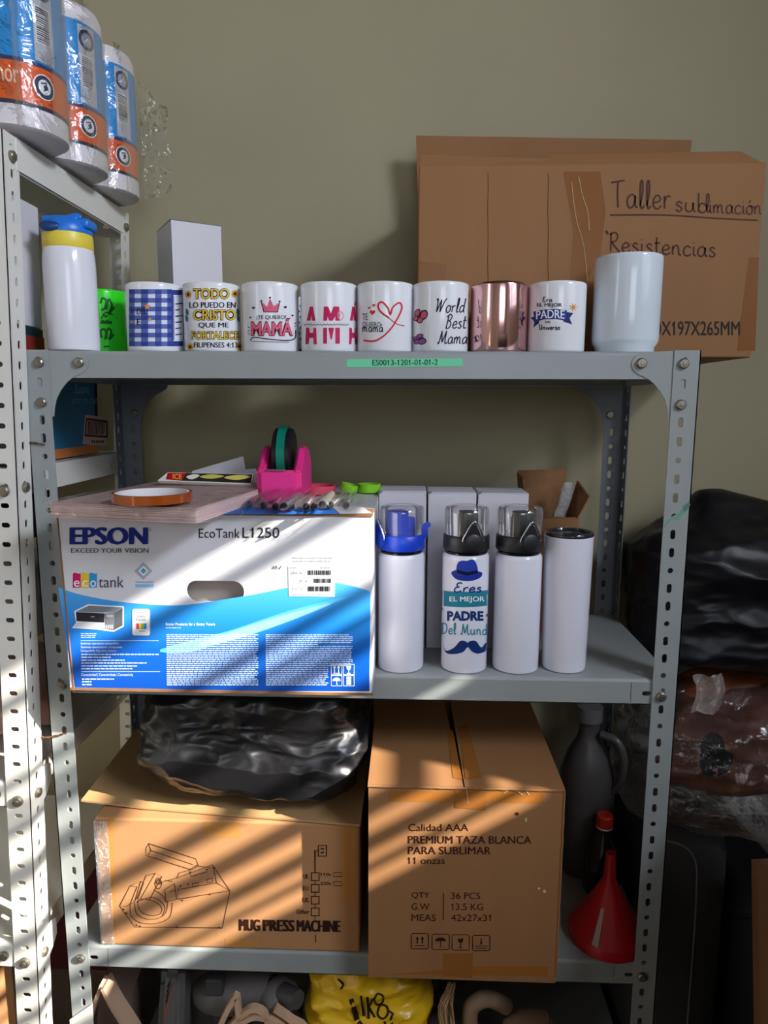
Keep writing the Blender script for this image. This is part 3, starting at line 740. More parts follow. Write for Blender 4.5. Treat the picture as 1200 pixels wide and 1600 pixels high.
b.box((-.027, -.020, .174), (.024, .020, .1835), .004, 3, M=M_); b.box((.010, -.016, .166), (.0375, .016, .180), .005, 3, M=M_)
b.build('lid', m_blue, t, smooth=35)
b = MB(); Mb = Matrix.Translation((fx - .008, fy - .0325, .1655)) @ Matrix.Rotation(PI / 2, 4, 'X') @ Matrix.Rotation(.2, 4, 'Y') @ Matrix.Diagonal((1.5, .75, 1, 1))
b.lathe([(.0005, .0048), (.006, .0045), (.0085, .003), (.0092, -.004)], n=24, M=Mb); b.build('button', mat('dark_blue_plastic', (26, 62, 122), 0.35), t, smooth=60)
b = MB(); b.tube([Vector((fx, fy, 0)) + Vector(p) for p in spline([(.010, -.012, .1815), (.016, -.0125, .1835), (.022, -.0125, .183), (.026, -.011, .180)], 4)], .0035, n=8); b.build('spout', m_blue, t, smooth=60)

# ------------------------------------------------------------------ cartons on the top shelf
def fold_box(t, x0, x1, y0, y1, z0, z1, m, name='body', bev=.0015, M=None):
    b = MB(); b.box((x0, y0, z0), (x1, y1, z1), bev, 2, M=M); return b.build(name, m, t)
cx_, cy_ = -.312, .20
Mc = rot_box(cx_, cy_, 0)
t = thing('carton', 'tall white carton standing corner forward behind the gingham mug', 'box', (cx_, cy_ + .06, 0))
A = Vector((cx_, cy_, 0)); ang1 = math.radians(33); u1 = Vector((math.cos(ang1), math.sin(ang1), 0)); u2 = Vector((-math.sin(ang1), math.cos(ang1), 0))
P1 = A + u1 * .082; P2 = A + u2 * .098; P3 = P1 + u2 * .098
b = MB(); zt = .2185; b.hexa([A, P1, P3, P2] + [Vector((p.x, p.y, zt)) for p in (A, P1, P3, P2)]); b.build('body', m_wcard, t)
b = MB(); up = Vector((0, 0, .0012)); b.hexa([Vector((p.x, p.y, zt)) for p in (A, P1, P3, P2)] + [Vector((p.x, p.y, zt)) + up for p in (A - (u1 + u2) * .001, P1, P3, P2)]); b.build('lid_flap', mat('grey_card_edge', (120, 118, 120), .8), t)

BY = .155; bx0, bx1, bz = .084, .598, .283
t = thing('carton', 'big brown carton with handwritten words behind the mugs, overhanging to the right', 'box', (.34, BY + .12, 0))
b = MB(); b.box((bx0, BY, .001), (bx1, BY + .24, bz), .002, 2)
b.build('body', m_card, t)
b = MB(); b.hexa([Vector(p) for p in ((bx0 + .002, BY + .236, bz - .01), (bx1 - .03, BY + .236, bz - .01), (bx1 - .03, BY + .240, bz - .01), (bx0 + .002, BY + .240, bz - .01), (bx0 - .004, BY + .225, .405), (bx1 - .03, BY + .222, .392), (bx1 - .03, BY + .226, .392), (bx0 - .004, BY + .229, .405))]); b.build('back_flap', m_card, t)
b = MB(); b.hexa([Vector(p) for p in ((bx0 + .001, BY + .0, bz - .003), (bx0 + .24, BY + .0, bz - .003), (bx0 + .24, BY + .004, bz - .003), (bx0 + .001, BY + .004, bz - .003), (bx0 + .004, BY + .018, bz + .021), (bx0 + .22, BY + .016, bz + .012), (bx0 + .22, BY + .020, bz + .012), (bx0 + .004, BY + .022, bz + .021))]); b.build('front_flap', m_card, t)
b = MB(); b.hexa([Vector(p) for p in ((bx0 + .19, BY + .001, bz - .003), (bx1, BY + .001, bz - .003), (bx1, BY + .005, bz - .003), (bx0 + .19, BY + .005, bz - .003), (bx0 + .20, BY + .026, bz + .022), (bx1 - .03, BY + .024, bz + .024), (bx1 - .03, BY + .028, bz + .024), (bx0 + .20, BY + .030, bz + .022))]); b.build('front_flap', m_card, t)
s = plane_surf((0, BY, 0), (0, -1, 0))
def tapes(t, s, *polys, col=(140, 92, 52), rough=.25, name='packing_tape'):
    for P in polys: Print().poly(P, col).build(name, t, s, rough=rough)
tapes(t, s, [(880, 268), (938, 268), (946, 330), (938, 402), (916, 440), (890, 440), (896, 360)], [(655, 408), (698, 413), (692, 447), (655, 449)], [(1170, 402), (1186, 402), (1180, 548), (1152, 548)])
pr = Print(); HB = (74, 40, 30)
pr.hand('Taller', 955, 1048, 281, 324, 2.6, HB, 1, dy=3).hand('sub', 1056, 1104, 300, 330, 2.4, HB, 1, dy=2, jit=.01).hand('l', 1104, 1110, 303, 331, 2.2, HB, 1).hand('imación', 1110, 1190, 306, 333, 2.2, HB, 1, dy=2)
pr.curve([(953, 336), (1040, 336), (1120, 341), (1184, 344)], 2.2, HB, 1)
pr.line([(947, 360), (950, 366)], 3, HB, 1)
pr.hand('Resistencias', 953, 1117, 362, 393, 2.4, HB, 1, dy=9)
pr.build('handwriting', t, s); pr = Print()
pr.text('0X197X265MM', 1024, 1156, 502, 524, (40, 34, 32), 1, bold=.012)
pr.build('lettering', t, s)
m_glint = mat('tape_wrinkle', (206, 180, 140), .2)
def wrinkles(t, s, *lines, r=.0006, m=None, name='tape_wrinkle'):
    for P in lines:
        b = MB(); b.tube([s(x, y, r) for x, y in spline(P, 5)], r, n=5); b.build(name, m or m_glint, t)
wrinkles(t, s, [(893, 284), (900, 340), (912, 385), (918, 440)], [(904, 275), (910, 305), (918, 330), (921, 360)])
wrinkles(t, s, *[[(x_ + .6 * math.sin(k * 2), 270 + k * 24) for k in range(8)] for x_ in (763, 857)], m=m_card, name='crease')

# ------------------------------------------------------------------ printer carton on the middle shelf
def grad_mat(name, rows, rough=.35):
    """printed colour running with the height above the thing's base"""
    m = bpy.data.materials.new(name); m.use_nodes = True; nt = m.node_tree; N = nt.nodes; L = nt.links; p = N['Principled BSDF']
    tc = N.new('ShaderNodeTexCoord'); sp = N.new('ShaderNodeSeparateXYZ'); mr = N.new('ShaderNodeMapRange'); cr = N.new('ShaderNodeValToRGB')
    L.new(tc.outputs['Object'], sp.inputs[0]); L.new(sp.outputs['Z'], mr.inputs['Value'])
    mr.inputs['From Min'].default_value = rows[0][0]; mr.inputs['From Max'].default_value = rows[-1][0]
    e = cr.color_ramp.elements
    while len(e) < len(rows): e.new(.5)
    for k, (z, c) in enumerate(rows): e[k].position = (z - rows[0][0]) / (rows[-1][0] - rows[0][0]); e[k].color = (*lin(c), 1)
    L.new(mr.outputs[0], cr.inputs[0]); L.new(cr.outputs[0], p.inputs['Base Color']); p.inputs['Roughness'].default_value = rough
    MATS[name] = m; return m
m_pbox = mat('white_printed_carton', (216, 216, 222), .42, var=(5, .02), bump=(220, .05, .001), stretch=(1, 1, .03))
EX0, EX1, EY0, EY1, EZ1 = -.389, .0255, -.07, .245, -.2155
t = thing('printer_carton', 'large white and blue printer carton with hand hole, on the middle shelf', 'box', ((EX0 + EX1) / 2, .08, ZM))
S = plane_surf((0, EY0, 0), (0, -1, 0))
hc = [S(290, 907, 0), S(382, 941, 0)]; hx, hz = (hc[0].x + hc[1].x) / 2, (hc[0].z + hc[1].z) / 2
b = MB(); b.plate([(EX0, ZM + .0005), (EX1, ZM + .0005), (EX1, EZ1), (EX0, EZ1)], [pill(hx, hz, hc[1].x - hc[0].x, hc[0].z - hc[1].z, 8)], lambda u, v, d: Vector((u, EY0 + d, v)), .004)
b.build('front_panel', m_pbox, t)
b = MB(); th = .004
b.box((EX0, EY0 + th, ZM + .0005), (EX0 + th, EY1, EZ1)); b.box((EX1 - th, EY0 + th, ZM + .0005), (EX1, EY1, EZ1))
b.box((EX0 + th, EY1 - th, ZM + .0005), (EX1 - th, EY1, EZ1)); b.box((EX0 + th, EY0 + th, ZM + .0005), (EX1 - th, EY1 - th, ZM + th))
b.box((EX0 + th, EY0 + th, EZ1 - th), (EX1 - th, EY1 - th, EZ1)); b.build('body', m_pbox, t)
b = MB(); b.box((EX0 + .02, EY0 + .022, ZM + .01), (EX1 - .02, EY1 - .02, EZ1 - .01), .004); b.build('inner_packing', mat('grey_packing', (196, 184, 176), .8), t)
b = MB(); b.box((EX0 - .002, EY0 - .0015, EZ1 - .001), (EX1 + .001, EY0 + .05, EZ1 + .0018)); b.build('top_flap', m_card_in, t)
b = MB(); b.box((EX0 + .001, EY0 - .0022, ZM + .0002), (EX1 + .002, EY0 + .002, ZM + .0035)); b.build('bottom_flap', m_card_in, t)
b = MB(); b.tube([S(89 + k * 3.3, 808 + k * 34, .0) + Vector((.0005, 0, 0)) for k in range(9)], .0012, n=6); b.build('worn_edge', m_card_in, t)
grad_mat('printed_blue', [(.0, (10, 74, 172)), (.06, (14, 96, 196)), (.105, (36, 140, 224)), (.16, (78, 176, 238))])
wave = [(91, 918), (118, 927), (149, 934), (182, 939.5), (216, 943), (264, 946), (300, 944), (335, 939), (401, 928), (454, 917), (494, 911), (514, 910), (534, 912), (556, 917), (579, 924)]
NAVY = (20, 36, 128); DK = (34, 34, 40)
p1 = Print(); p1.poly(spline(wave, 3) + [(577, 1080), (116, 1080)], 'printed_blue'); p1.build('blue_print', t, S, off=.0002)
sw = Print(); sw.poly(spline([(250, 1015), (360, 985), (450, 955), (545, 932), (480, 957), (400, 985), (300, 1018)], 4, True), (86, 184, 242)).poly(spline([(310, 1006), (420, 968), (520, 942), (440, 975), (350, 1004)], 4, True), (140, 208, 248), 1)
sw.build('swoosh_print', t, S, off=.0004)
pr = Print()
pr.text('EPSON', 110.8, 229, 824, 850.5, NAVY, 2, bold=.049).text('EPSON', 109.8, 228.2, 824.4, 850.9, NAVY, 3, bold=.049).text('EPSON', 111.6, 230, 823.7, 850.2, NAVY, 4, bold=.049).text('®', 233, 237, 826, 830, (120, 120, 130), 2)
pr.text('EXCEED YOUR VISION', 111, 232, 856.5, 863.8, DK, 2, bold=.008)
pr.text('EcoTank', 310.5, 375, 826, 840.5, DK, 2).text('L1250', 379, 436.5, 824, 840.5, DK, 2)
pr.build('lettering', t, S)
pr = Print()
for x0, x1, c, ch in ((113.7, 126, (204, 24, 100), 'e'), (127, 138.5, (240, 196, 30), 'c'), (139.5, 151.5, (52, 152, 210), 'o')):
    pr.poly(spline([(x0, 897), (x0 + 3, 894.5), (x1 - 3, 896.5), (x1, 895)], 3) + [(x1, 918), (x0, 918)], c, 1).text(ch, x0 + 1.5, x1 - 1.5, 907, 917, WHT, 3)
pr.text('tank', 154, 193.5, 900.5, 918, (70, 70, 76), 2)
pr.build('logo_print', t, S)
pr = Print(); pr.poly([(224, 878), (238, 892), (224, 906), (210, 892)], (168, 170, 176), 1).poly([(224, 884), (232, 892), (224, 900), (216, 892)], (232, 234, 238), 2).poly([(224, 887), (229, 892), (224, 897), (219, 892)], (70, 160, 200), 3)
pr.line([(211.6, 909.5), (240, 909.5)], 1.6, (150, 152, 160), 1).rect(211.6, 912.5, 240, 917.5, (128, 186, 232), 1)
pr.build('logo_print', t, S)
K = lambda x, y: (80 + x / 4.444, 800 + y / 4.444)
pr = Print(); W2 = (226, 230, 234)
pr.poly([K(158, 688), K(255, 640), K(505, 655), K(505, 795), K(432, 832), K(300, 815), K(142, 806), K(172, 770)], W2, 2)
pr.poly([K(172, 692), K(262, 650), K(496, 662), K(440, 700)], (120, 126, 134), 3).poly([K(172, 694), K(370, 704), K(368, 768), K(176, 758)], (44, 44, 50), 3).poly([K(370, 704), K(440, 700), K(436, 822), K(374, 812)], (112, 116, 124), 3)
pr.poly([K(440, 700), K(496, 664), K(496, 788), K(438, 820)], (84, 88, 96), 3).poly([K(190, 764), K(365, 770), K(302, 806), K(156, 796)], (214, 216, 220), 4).line([K(275, 727), K(300, 728)], 1.2, (190, 192, 198), 4)
for i in range(4): pr.poly([K(376 + i * 14, 784), K(386 + i * 14, 785), K(386 + i * 14, 812), K(376 + i * 14, 810)], (196, 200, 206), 5)
pr.ell(*K(405, 722), 6, 2.4, (150, 154, 160), 5)
pr.build('printer_picture', t, S)
pr = Print(); x0, y0, x1, y1 = 206, 951, 235, 993.5
pr.poly([(x0 + p[0], y0 + p[1]) for p in pill(14.5, 21.2, 29, 42.5)] and [(x0 + 3, y0), (x1 - 3, y0), (x1, y0 + 3), (x1, y1 - 3), (x1 - 3, y1), (x0 + 3, y1), (x0, y1 - 3), (x0, y0 + 3)], (150, 160, 168), 2).poly([(x0 + 3, y0 + 1), (x1 - 3, y0 + 1), (x1 - 1, y0 + 3), (x1 - 1, y1 - 3), (x1 - 3, y1 - 1), (x0 + 3, y1 - 1), (x0 + 1, y1 - 3), (x0 + 1, y0 + 3)], (226, 230, 234), 3)
for k, s_ in enumerate(('Epson', 'Smart', 'Panel')): pr.text(s_, 213, 227, 955 + k * 5.6, 959 + k * 5.6, (90, 100, 120), 4)
for k, c in enumerate(((210, 60, 110), (230, 190, 60), (120, 180, 80), (70, 130, 200))): pr.rect(213 + k * 4, 974, 217 + k * 4, 983, c, 4)
pr.line([(217, 986), (227, 986)], 1, (120, 120, 130), 4)
pr.build('badge_print', t, S)
def dashes(pr, x0, x1, y, h, col, layer=2, fill=1.0):
    x = x0; xe = x0 + (x1 - x0) * fill
    while x < xe - 2:
        wd_ = min(random.uniform(2.5, 9), xe - x); pr.line([(x, y), (x + wd_, y)], h, col, layer); x += wd_ + 1.1
pr = Print(); PB = (206, 226, 246)
for k in range(3): dashes(pr, 126, 157, 990 + k * 2.9, 1.2, PB, 2, random.uniform(.7, 1))
pr.line([(126, 1001), (248, 1001)], .7, PB, 2)
for k, s_ in enumerate(('Sistemas operativos compatibles', 'Sistemas operacionais compatíveis', 'Compatibility Operating Systems')): pr.text(s_, 126, (186, 191, 182)[k], 1003.6 + k * 5.6, 1008.2 + k * 5.6, PB, 2, bold=.01)
for k, f in enumerate((1, .38, .56, .86, .72, .66)): dashes(pr, 127, 248, 1022.5 + k * 4.5, 1.7, PB, 2, f)
pr.line([(127, 1049.5), (250, 1049.5)], .7, PB, 2)
pr.text('Conectividad | Conectividade | Connectivity', 127, 208, 1052, 1057.5, PB, 2, bold=.01)
for k, f in enumerate((.42, .12, .14)): dashes(pr, 128, 250, 1061 + k * 4.3, 1.8, PB, 2, f)
pr.build('small_print', t, S)
pr = Print(); pr.text('Better Products for a Better Future', 259, 336, 973, 977.4, WHT, 2, bold=.02); dashes(pr, 259, 285, 981, 1.2, PB)
for x0, x1 in ((260, 403.5), (415, 551)):
    for k in range(27):
        x1_ = x1 if not (x0 > 400 and k > 16) else 513
        dashes(pr, x0 + .12 * k * .2, x1_, 992 + k * 3.0, 1.45, PB, 2, random.choice((1, 1, 1, 1, .97, .6 if k % 6 == 5 else 1)))
pr.build('small_print', t, S)
pr = Print()
for i in (0, 1):
    for j in (0, 1):
        x0, y0 = 517.5 + i * 19, 1038 + j * 17.6; pr.frame(x0, y0, x0 + 16.8, y0 + 16, .8, WHT, 2)
        if (i, j) == (0, 0):
            for q in (5, 11.5): pr.line([(x0 + q, y0 + 5), (x0 + q, y0 + 13)], 1.2, WHT, 2).poly([(x0 + q - 2.3, y0 + 6), (x0 + q + 2.3, y0 + 6), (x0 + q, y0 + 2)], WHT, 2)
            pr.line([(x0 + 3, y0 + 14), (x0 + 14, y0 + 14)], .8, WHT, 2)
        elif (i, j) == (1, 0): pr.poly([(x0 + 4.5, y0 + 2), (x0 + 12.3, y0 + 2), (x0 + 11, y0 + 8), (x0 + 8.4, y0 + 10), (x0 + 5.6, y0 + 8)], WHT, 2).line([(x0 + 8.4, y0 + 9), (x0 + 8.4, y0 + 14)], 1, WHT, 2).line([(x0 + 5.5, y0 + 14), (x0 + 11.3, y0 + 14)], 1, WHT, 2)
        elif (i, j) == (0, 1): pr.poly([(x0 + 8.4 + 6.4 * math.cos(PI + PI * k / 8), y0 + 8.5 + 5.4 * math.sin(PI + PI * k / 8)) for k in range(9)], WHT, 2).line([(x0 + 8.4, y0 + 8), (x0 + 8.4, y0 + 14), (x0 + 10.4, y0 + 13.4)], .9, WHT, 2)
        else:
            for k in range(3): pr.rect(x0 + 5, y0 + 2 + k * 4.4, x0 + 12, y0 + 5.6 + k * 4.4, WHT, 2)
pr.build('handling_symbols', t, S)
pr = Print(); pr.poly([(450.5, 884), (523.5, 885.5), (523, 932.5), (451, 931.5)], (226, 226, 232), 2)
for x0, x1, y0, y1 in ((481, 517, 891, 898.5), (490, 517, 904, 911), (481, 517, 916, 924)):
    x = x0
    while x < x1: wd_ = random.uniform(.5, 1.7); pr.rect(x, y0, min(x + wd_, x1), y1, BLK, 4); x += wd_ + random.uniform(.5, 1.3)
pr.text('SERIAL No.', 454, 474, 893, 897.5, DK, 4).text('UPC-A', 466, 480, 906, 910, DK, 4).text('PRODUCT No.', 456, 474, 918, 922, DK, 4)
dashes(pr, 452, 517, 887.5, 1.4, (120, 120, 130), 4, .2); dashes(pr, 500, 516, 887.5, 1.4, (120, 120, 130), 4); dashes(pr, 452, 517, 929, .8, (110, 110, 120), 4, .8)
pr.build('barcode_label', t, S)
pr = Print(); pr.text('AR', 424.7, 434.5, 884, 889.6, DK, 2).line([(435, 887), (436.4, 889.4), (439.5, 884)], .8, DK, 2)
pr.build('lettering', t, S); pr = Print()
for k in range(2): dashes(pr, 457, 520, 871.5 + k * 5, 1.1, (150, 150, 158), 2)
pr.build('lettering', t, S)
ST = plane_surf((0, 0, EZ1 + .0019), (0, 0, 1))
pr = Print(); pr.poly([(335, 803.5), (376, 793), (520, 793), (532, 803.2)], (44, 116, 206)).poly([(532, 803), (521, 793), (566, 792), (582, 802)], (220, 220, 226)).build('top_print', t, ST)

# ------------------------------------------------------------------ things on the printer carton
m_pink_paper = mat('pink_paper', (226, 196, 192), .7, bump=(900, .35, .001), stretch=(.02, .02, 1))
zt = EZ1 + .002
A = on('z', zt + .02, 78, 783.5); Bp = on('z', zt + .02, 330, 793); ux = (Bp - A).normalized(); uy = Vector((-ux.y, ux.x, 0)); 
uy = Vector((uy.x - .0, uy.y, 0)).normalized()
Lw = (Bp - A).length - .020; Ld = .27
t = thing('paper_pack', 'plastic wrapped pack of pale pink paper lying on the printer carton', 'paper', A + ux * Lw / 2 + uy * Ld / 2 - Vector((0, 0, .02)))
def q4(off, z): return [A + ux * (-off) + uy * (-off), A + ux * (Lw + off) + uy * (-off), A + ux * (Lw + off) + uy * (Ld + off), A + ux * (-off) + uy * (Ld + off)]
b = MB(); n_ = 9
for k in range(n_):
    z0, z1 = zt + .0188 * k / n_, zt + .0188 * (k + .82) / n_; o_ = random.uniform(-.0012, .0008)
    Q = [Vector((p.x, p.y, 0)) for p in q4(o_, 0)]
    b.hexa([Vector((p.x, p.y, z0)) for p in Q] + [Vector((p.x, p.y, z1)) for p in Q])
b.build('sheets', m_pink_paper, t)
film = film_mat('clear_wrap', base=.03, scale=45, strength=.8, rough=.06, fac=.8)
def wrapfn(u, v):
    # a sleeve hugging the pack: around the long way
    Q = q4(.004, 0); a = u * 2 * PI; wv = .0006 * noise.noise(Vector((u * 40, v * 12, 3)))
    hw = Ld / 2 + .006; hh = .0108 + wv
    c, s_ = math.cos(a), math.sin(a)
    k = 1 / max(abs(c) ** 8 + abs(s_) ** 8, 1e-9) ** (1 / 8)
    C = A + ux * (-.006 + v * (Lw + .012)) + uy * (Ld / 2 + c * k * hw)
    return Vector((C.x, C.y, zt + .0102 + s_ * k * hh + (wv if s_ > 0 else 0)))
b = MB(); b.grid(wrapfn, 64, 24, closed_u=True); b.build('clear_wrap', film, t, smooth=80)
# amber tape roll
c = on('z', zt + .0225 + .006, 238.5, 774.5); c.z = zt + .0225
t = thing('tape_roll', 'flat roll of shiny amber heat tape lying on the pink paper pack', 'tape', c)
b = MB(); b.lathe([(.0445, .0), (.0475, .0), (.0475, .011), (.0445, .011), (.0445, 0)], c, n=64); b.build('tape', mat('amber_film', (176, 84, 28), .12, metal=.3, spec=.8, coat=.6), t, smooth=40)
b = MB(); b.lathe([(.0415, .0003), (.0443, .0003), (.0443, .0108), (.0415, .0108), (.0415, .0003)], c, n=64); b.build('core', mat('white_plastic', (232, 230, 232), .4), t, smooth=40)
# magazine and loose papers at the back
t = thing('magazine', 'thin red, black and yellow printed leaflet lying behind the pink paper pack', 'leaflet', on('y', .21, 322, 745))
MS = plane_surf((0, .205, 0), (0, -.8, .6))
b = MB(); P = [MS(x, y, 0) for x, y in ((246, 751), (392, 757), (397, 741), (262, 738))]; off_ = Vector((0, .004, -.004)); b.hexa([p + off_ for p in P] + P); b.build('pages', mat('leaflet_paper', (216, 212, 206), .4), t)
pr = Print(); pr.poly([(259, 749), (262, 738.5), (292, 739), (283, 751)], (176, 24, 34)).text('ICE', 270, 284, 740, 748, (226, 170, 60), 1, bold=.03, dy=1).poly([(292, 739), (394, 741.5), (392, 755), (283, 751)], (46, 40, 36))
pr.poly(spline([(312, 745), (330, 741), (350, 744), (330, 748)], 4, True), (190, 186, 90), 1).poly(spline([(350, 746), (372, 742), (392, 745), (370, 750)], 4, True), (206, 196, 96), 1).poly(spline([(291, 745), (302, 741), (312, 743), (300, 749)], 4, True), (216, 214, 206), 1)
pr.build('print', t, MS, rough=.3)
t = thing('paper_sheet', 'white paper sheets leaning behind the leaflet', 'paper', on('y', .235, 350, 750))
PS = plane_surf((0, .235, 0), (0, -1, .25))
for Pp, k in (([(300, 736), (380, 713), (386, 752), (300, 752)], 0), ([(330, 738), (400, 732), (404, 756), (330, 756)], -.006)):
    b = MB(); P = [PS(x, y, -k) for x, y in Pp]; b.hexa([p + Vector((0, .001, 0)) for p in P] + P); b.build('sheet', mat('white_paper', (226, 226, 232), .7), t)
# pink tape dispenser
m_hot = mat('hot_pink_plastic', (240, 52, 146), .38)
dx = on('y', .03, 434, 770).x; dy0 = .03; zb_ = zt
t = thing('tape_dispenser', 'hot pink desktop tape dispenser with a green tape roll on the printer carton', 'tape dispenser', (dx, dy0 + .06, zb_))
def dprof(P, x0, x1, name, bev=.003):
    b = MB(); bm2 = bmesh.new(); n = len(P)
    va = [bm2.verts.new((x0, y, z)) for y, z in P]; vb = [bm2.verts.new((x1, y, z)) for y, z in P]
    bm2.faces.new(va); bm2.faces.new(vb[::-1])
    for i in range(n): bm2.faces.new((va[i], va[(i + 1) % n], vb[(i + 1) % n], vb[i]))
    bmesh.ops.recalc_face_normals(bm2, faces=bm2.faces[:]); bmesh.ops.bevel(bm2, geom=[e for e in bm2.edges if e.calc_face_angle(0) > .6], offset=bev, segments=2, affect='EDGES')
    bm2.verts.index_update(); b.add([v.co.copy() for v in bm2.verts], [[v.index for v in f.verts] for f in bm2.faces]); bm2.free()
    return b
b = dprof([(dy0, zb_), (dy0 + .13, zb_), (dy0 + .13, zb_ + .03), (dy0 + .02, zb_ + .026), (dy0 + .012, zb_ + .046), (dy0 - .002, zb_ + .047)], dx - .026, dx + .026, 'body')
b.build('base', m_hot, t, smooth=30)
for sg in (-1, 1):
    b = dprof([(dy0 + .008, zb_ + .005), (dy0 + .12, zb_ + .005), (dy0 + .118, zb_ + .05), (dy0 + .1, zb_ + .071), (dy0 + .075, zb_ + .078), (dy0 + .05, zb_ + .075), (dy0 + .03, zb_ + .055), (dy0 + .01, zb_ + .045)], dx + sg * .021, dx + sg * .033, 'cheek')
    b.build('side_cheek', m_hot, t, smooth=30)
Mx = Matrix.Translation((dx, dy0 + .062, zb_ + .065)) @ Matrix.Rotation(PI / 2, 4, 'Y')
b = MB(); b.lathe([(.006, -.0135), (.038, -.0135), (.040, -.012), (.040, .012), (.038, .0135), (.006, .0135)], n=48, M=Mx); b.build('wheel', mat('black_plastic', (24, 24, 27), .35), t, smooth=40)
b = MB(); b.lathe([(.0395, -.0055), (.0437, -.0055), (.0437, .0065), (.0395, .0065)], n=56, M=Mx); b.build('tape', mat('green_tape', (10, 122, 100), .3), t, smooth=40)
b = MB(); b.box((dx - .016, dy0 - .003, zb_ + .0465), (dx + .012, dy0 + .003, zb_ + .0485)); b.build('cutter', mat('steel', (150, 150, 155), .3, metal=1), t)
# clear ballpoint pens in a plastic sleeve
m_clear = film_mat('clear_plastic', base=.10, scale=12, strength=.1, rough=.05, fac=1.0, milky=.12)
m_black = MATS['black_plastic']
tips = [(390, 788, -.16), (412, 790, -.2), (430, 792, -.1), (442, 794, .02), (454, 793, .1), (478, 792, -.06), (490, 792, .04), (503, 791, .0), (515, 790, .1), (540, 790, .02)]
words = ['first', 'second', 'third', 'fourth', 'fifth', 'sixth', 'seventh', 'eighth', 'ninth', 'last']
for k, (px, py, an) in enumerate(tips):
    lv = .0062 if k not in (3, 7) else .0158
    c = on('z', zt + lv, px, py - 2 if lv > .01 else py); c.z = zt + lv
    if k == 0: c.y -= .0
    t = thing('pen', 'clear barrelled ballpoint pen with black tip, %s from the left in the bundle' % words[k], 'pen', c, 'pens in front of the tape dispenser')
    R_ = Matrix.Translation(c) @ Matrix.Rotation(-an, 4, 'Z') @ Matrix.Rotation(-PI / 2, 4, 'X')
    b = MB(); b.lathe([(.0008, -.011), (.0016, -.009), (.0042, -.002), (.0048, .006), (.0044, .010)], n=12, M=R_); b.build('tip', m_black, t, smooth=50)
    b = MB(); b.lathe([(.0052, .004), (.0055, .02), (.0055, .105), (.0044, .112)], n=12, M=R_); b.build('barrel', m_clear, t, smooth=50)
    b = MB(); b.lathe([(.0016, .008), (.0016, .10)], n=8, M=R_); b.build('ink_tube', mat('pen_ink', (40, 40, 46), .4) if k % 3 == 1 else mat('pen_white', (220, 220, 224), .5), t, smooth=50)
sl = thing('pen_sleeve', 'crinkled clear plastic sleeve around the bundle of pens', 'plastic sleeve', on('z', zt, 468, 775))
def sleeve(u, v):
    x = -.139 + .149 * u; bump = abs(math.sin(u * PI * 9)) ** .6
    y = -.108 + .15 * v; hgt = (.013 + .011 * bump) * min(1, (v + .06) * 8) ** .5 * (1 - .12 * v) * min(1, u * 12, (1 - u) * 12 + .02) ** .5
    return Vector((x, y + .006 * noise.noise(Vector((u * 9, 0, 4))), zt + .001 + hgt + .001 * noise.noise(Vector((u * 30, v * 12, 0)))))
b = MB(); b.grid(sleeve, 110, 24); b.build('film', film_mat('crinkled_film', base=.03, scale=60, strength=1.0, rough=.08, fac=.7), sl, smooth=80)
# silicone bands
def band(px, py, r, hgt, label, m, tilt=0, grp=None):
    c = on('z', zt + hgt / 2, px, py); c.z = zt
    t = thing('silicone_band', label, 'silicone band', c, 'silicone bands on the printer carton')
    M_ = Matrix.Translation(c + Vector((0, 0, r * math.sin(tilt)))) @ Matrix.Rotation(tilt, 4, 'Y')
    b = MB(); b.lathe([(r - .0022, .0005), (r, .0), (r + .0006, hgt / 2), (r, hgt), (r - .0022, hgt - .0005), (r - .0022, .0005)], n=40, M=M_)
    b.build('ring', m, t, smooth=50)
m_lime = mat('lime_silicone', (132, 206, 34), .45); m_salmon = mat('salmon_silicone', (226, 70, 100), .5)
band(577, 762, .0185, .0135, 'lime green silicone band at the right end of the printer carton', m_lime)
band(544, 765, .0135, .012, 'smaller lime green silicone band beside the pens', m_lime, tilt=.25)
band(497, 764, .0275, .0125, 'salmon pink silicone band behind the pens', m_salmon)

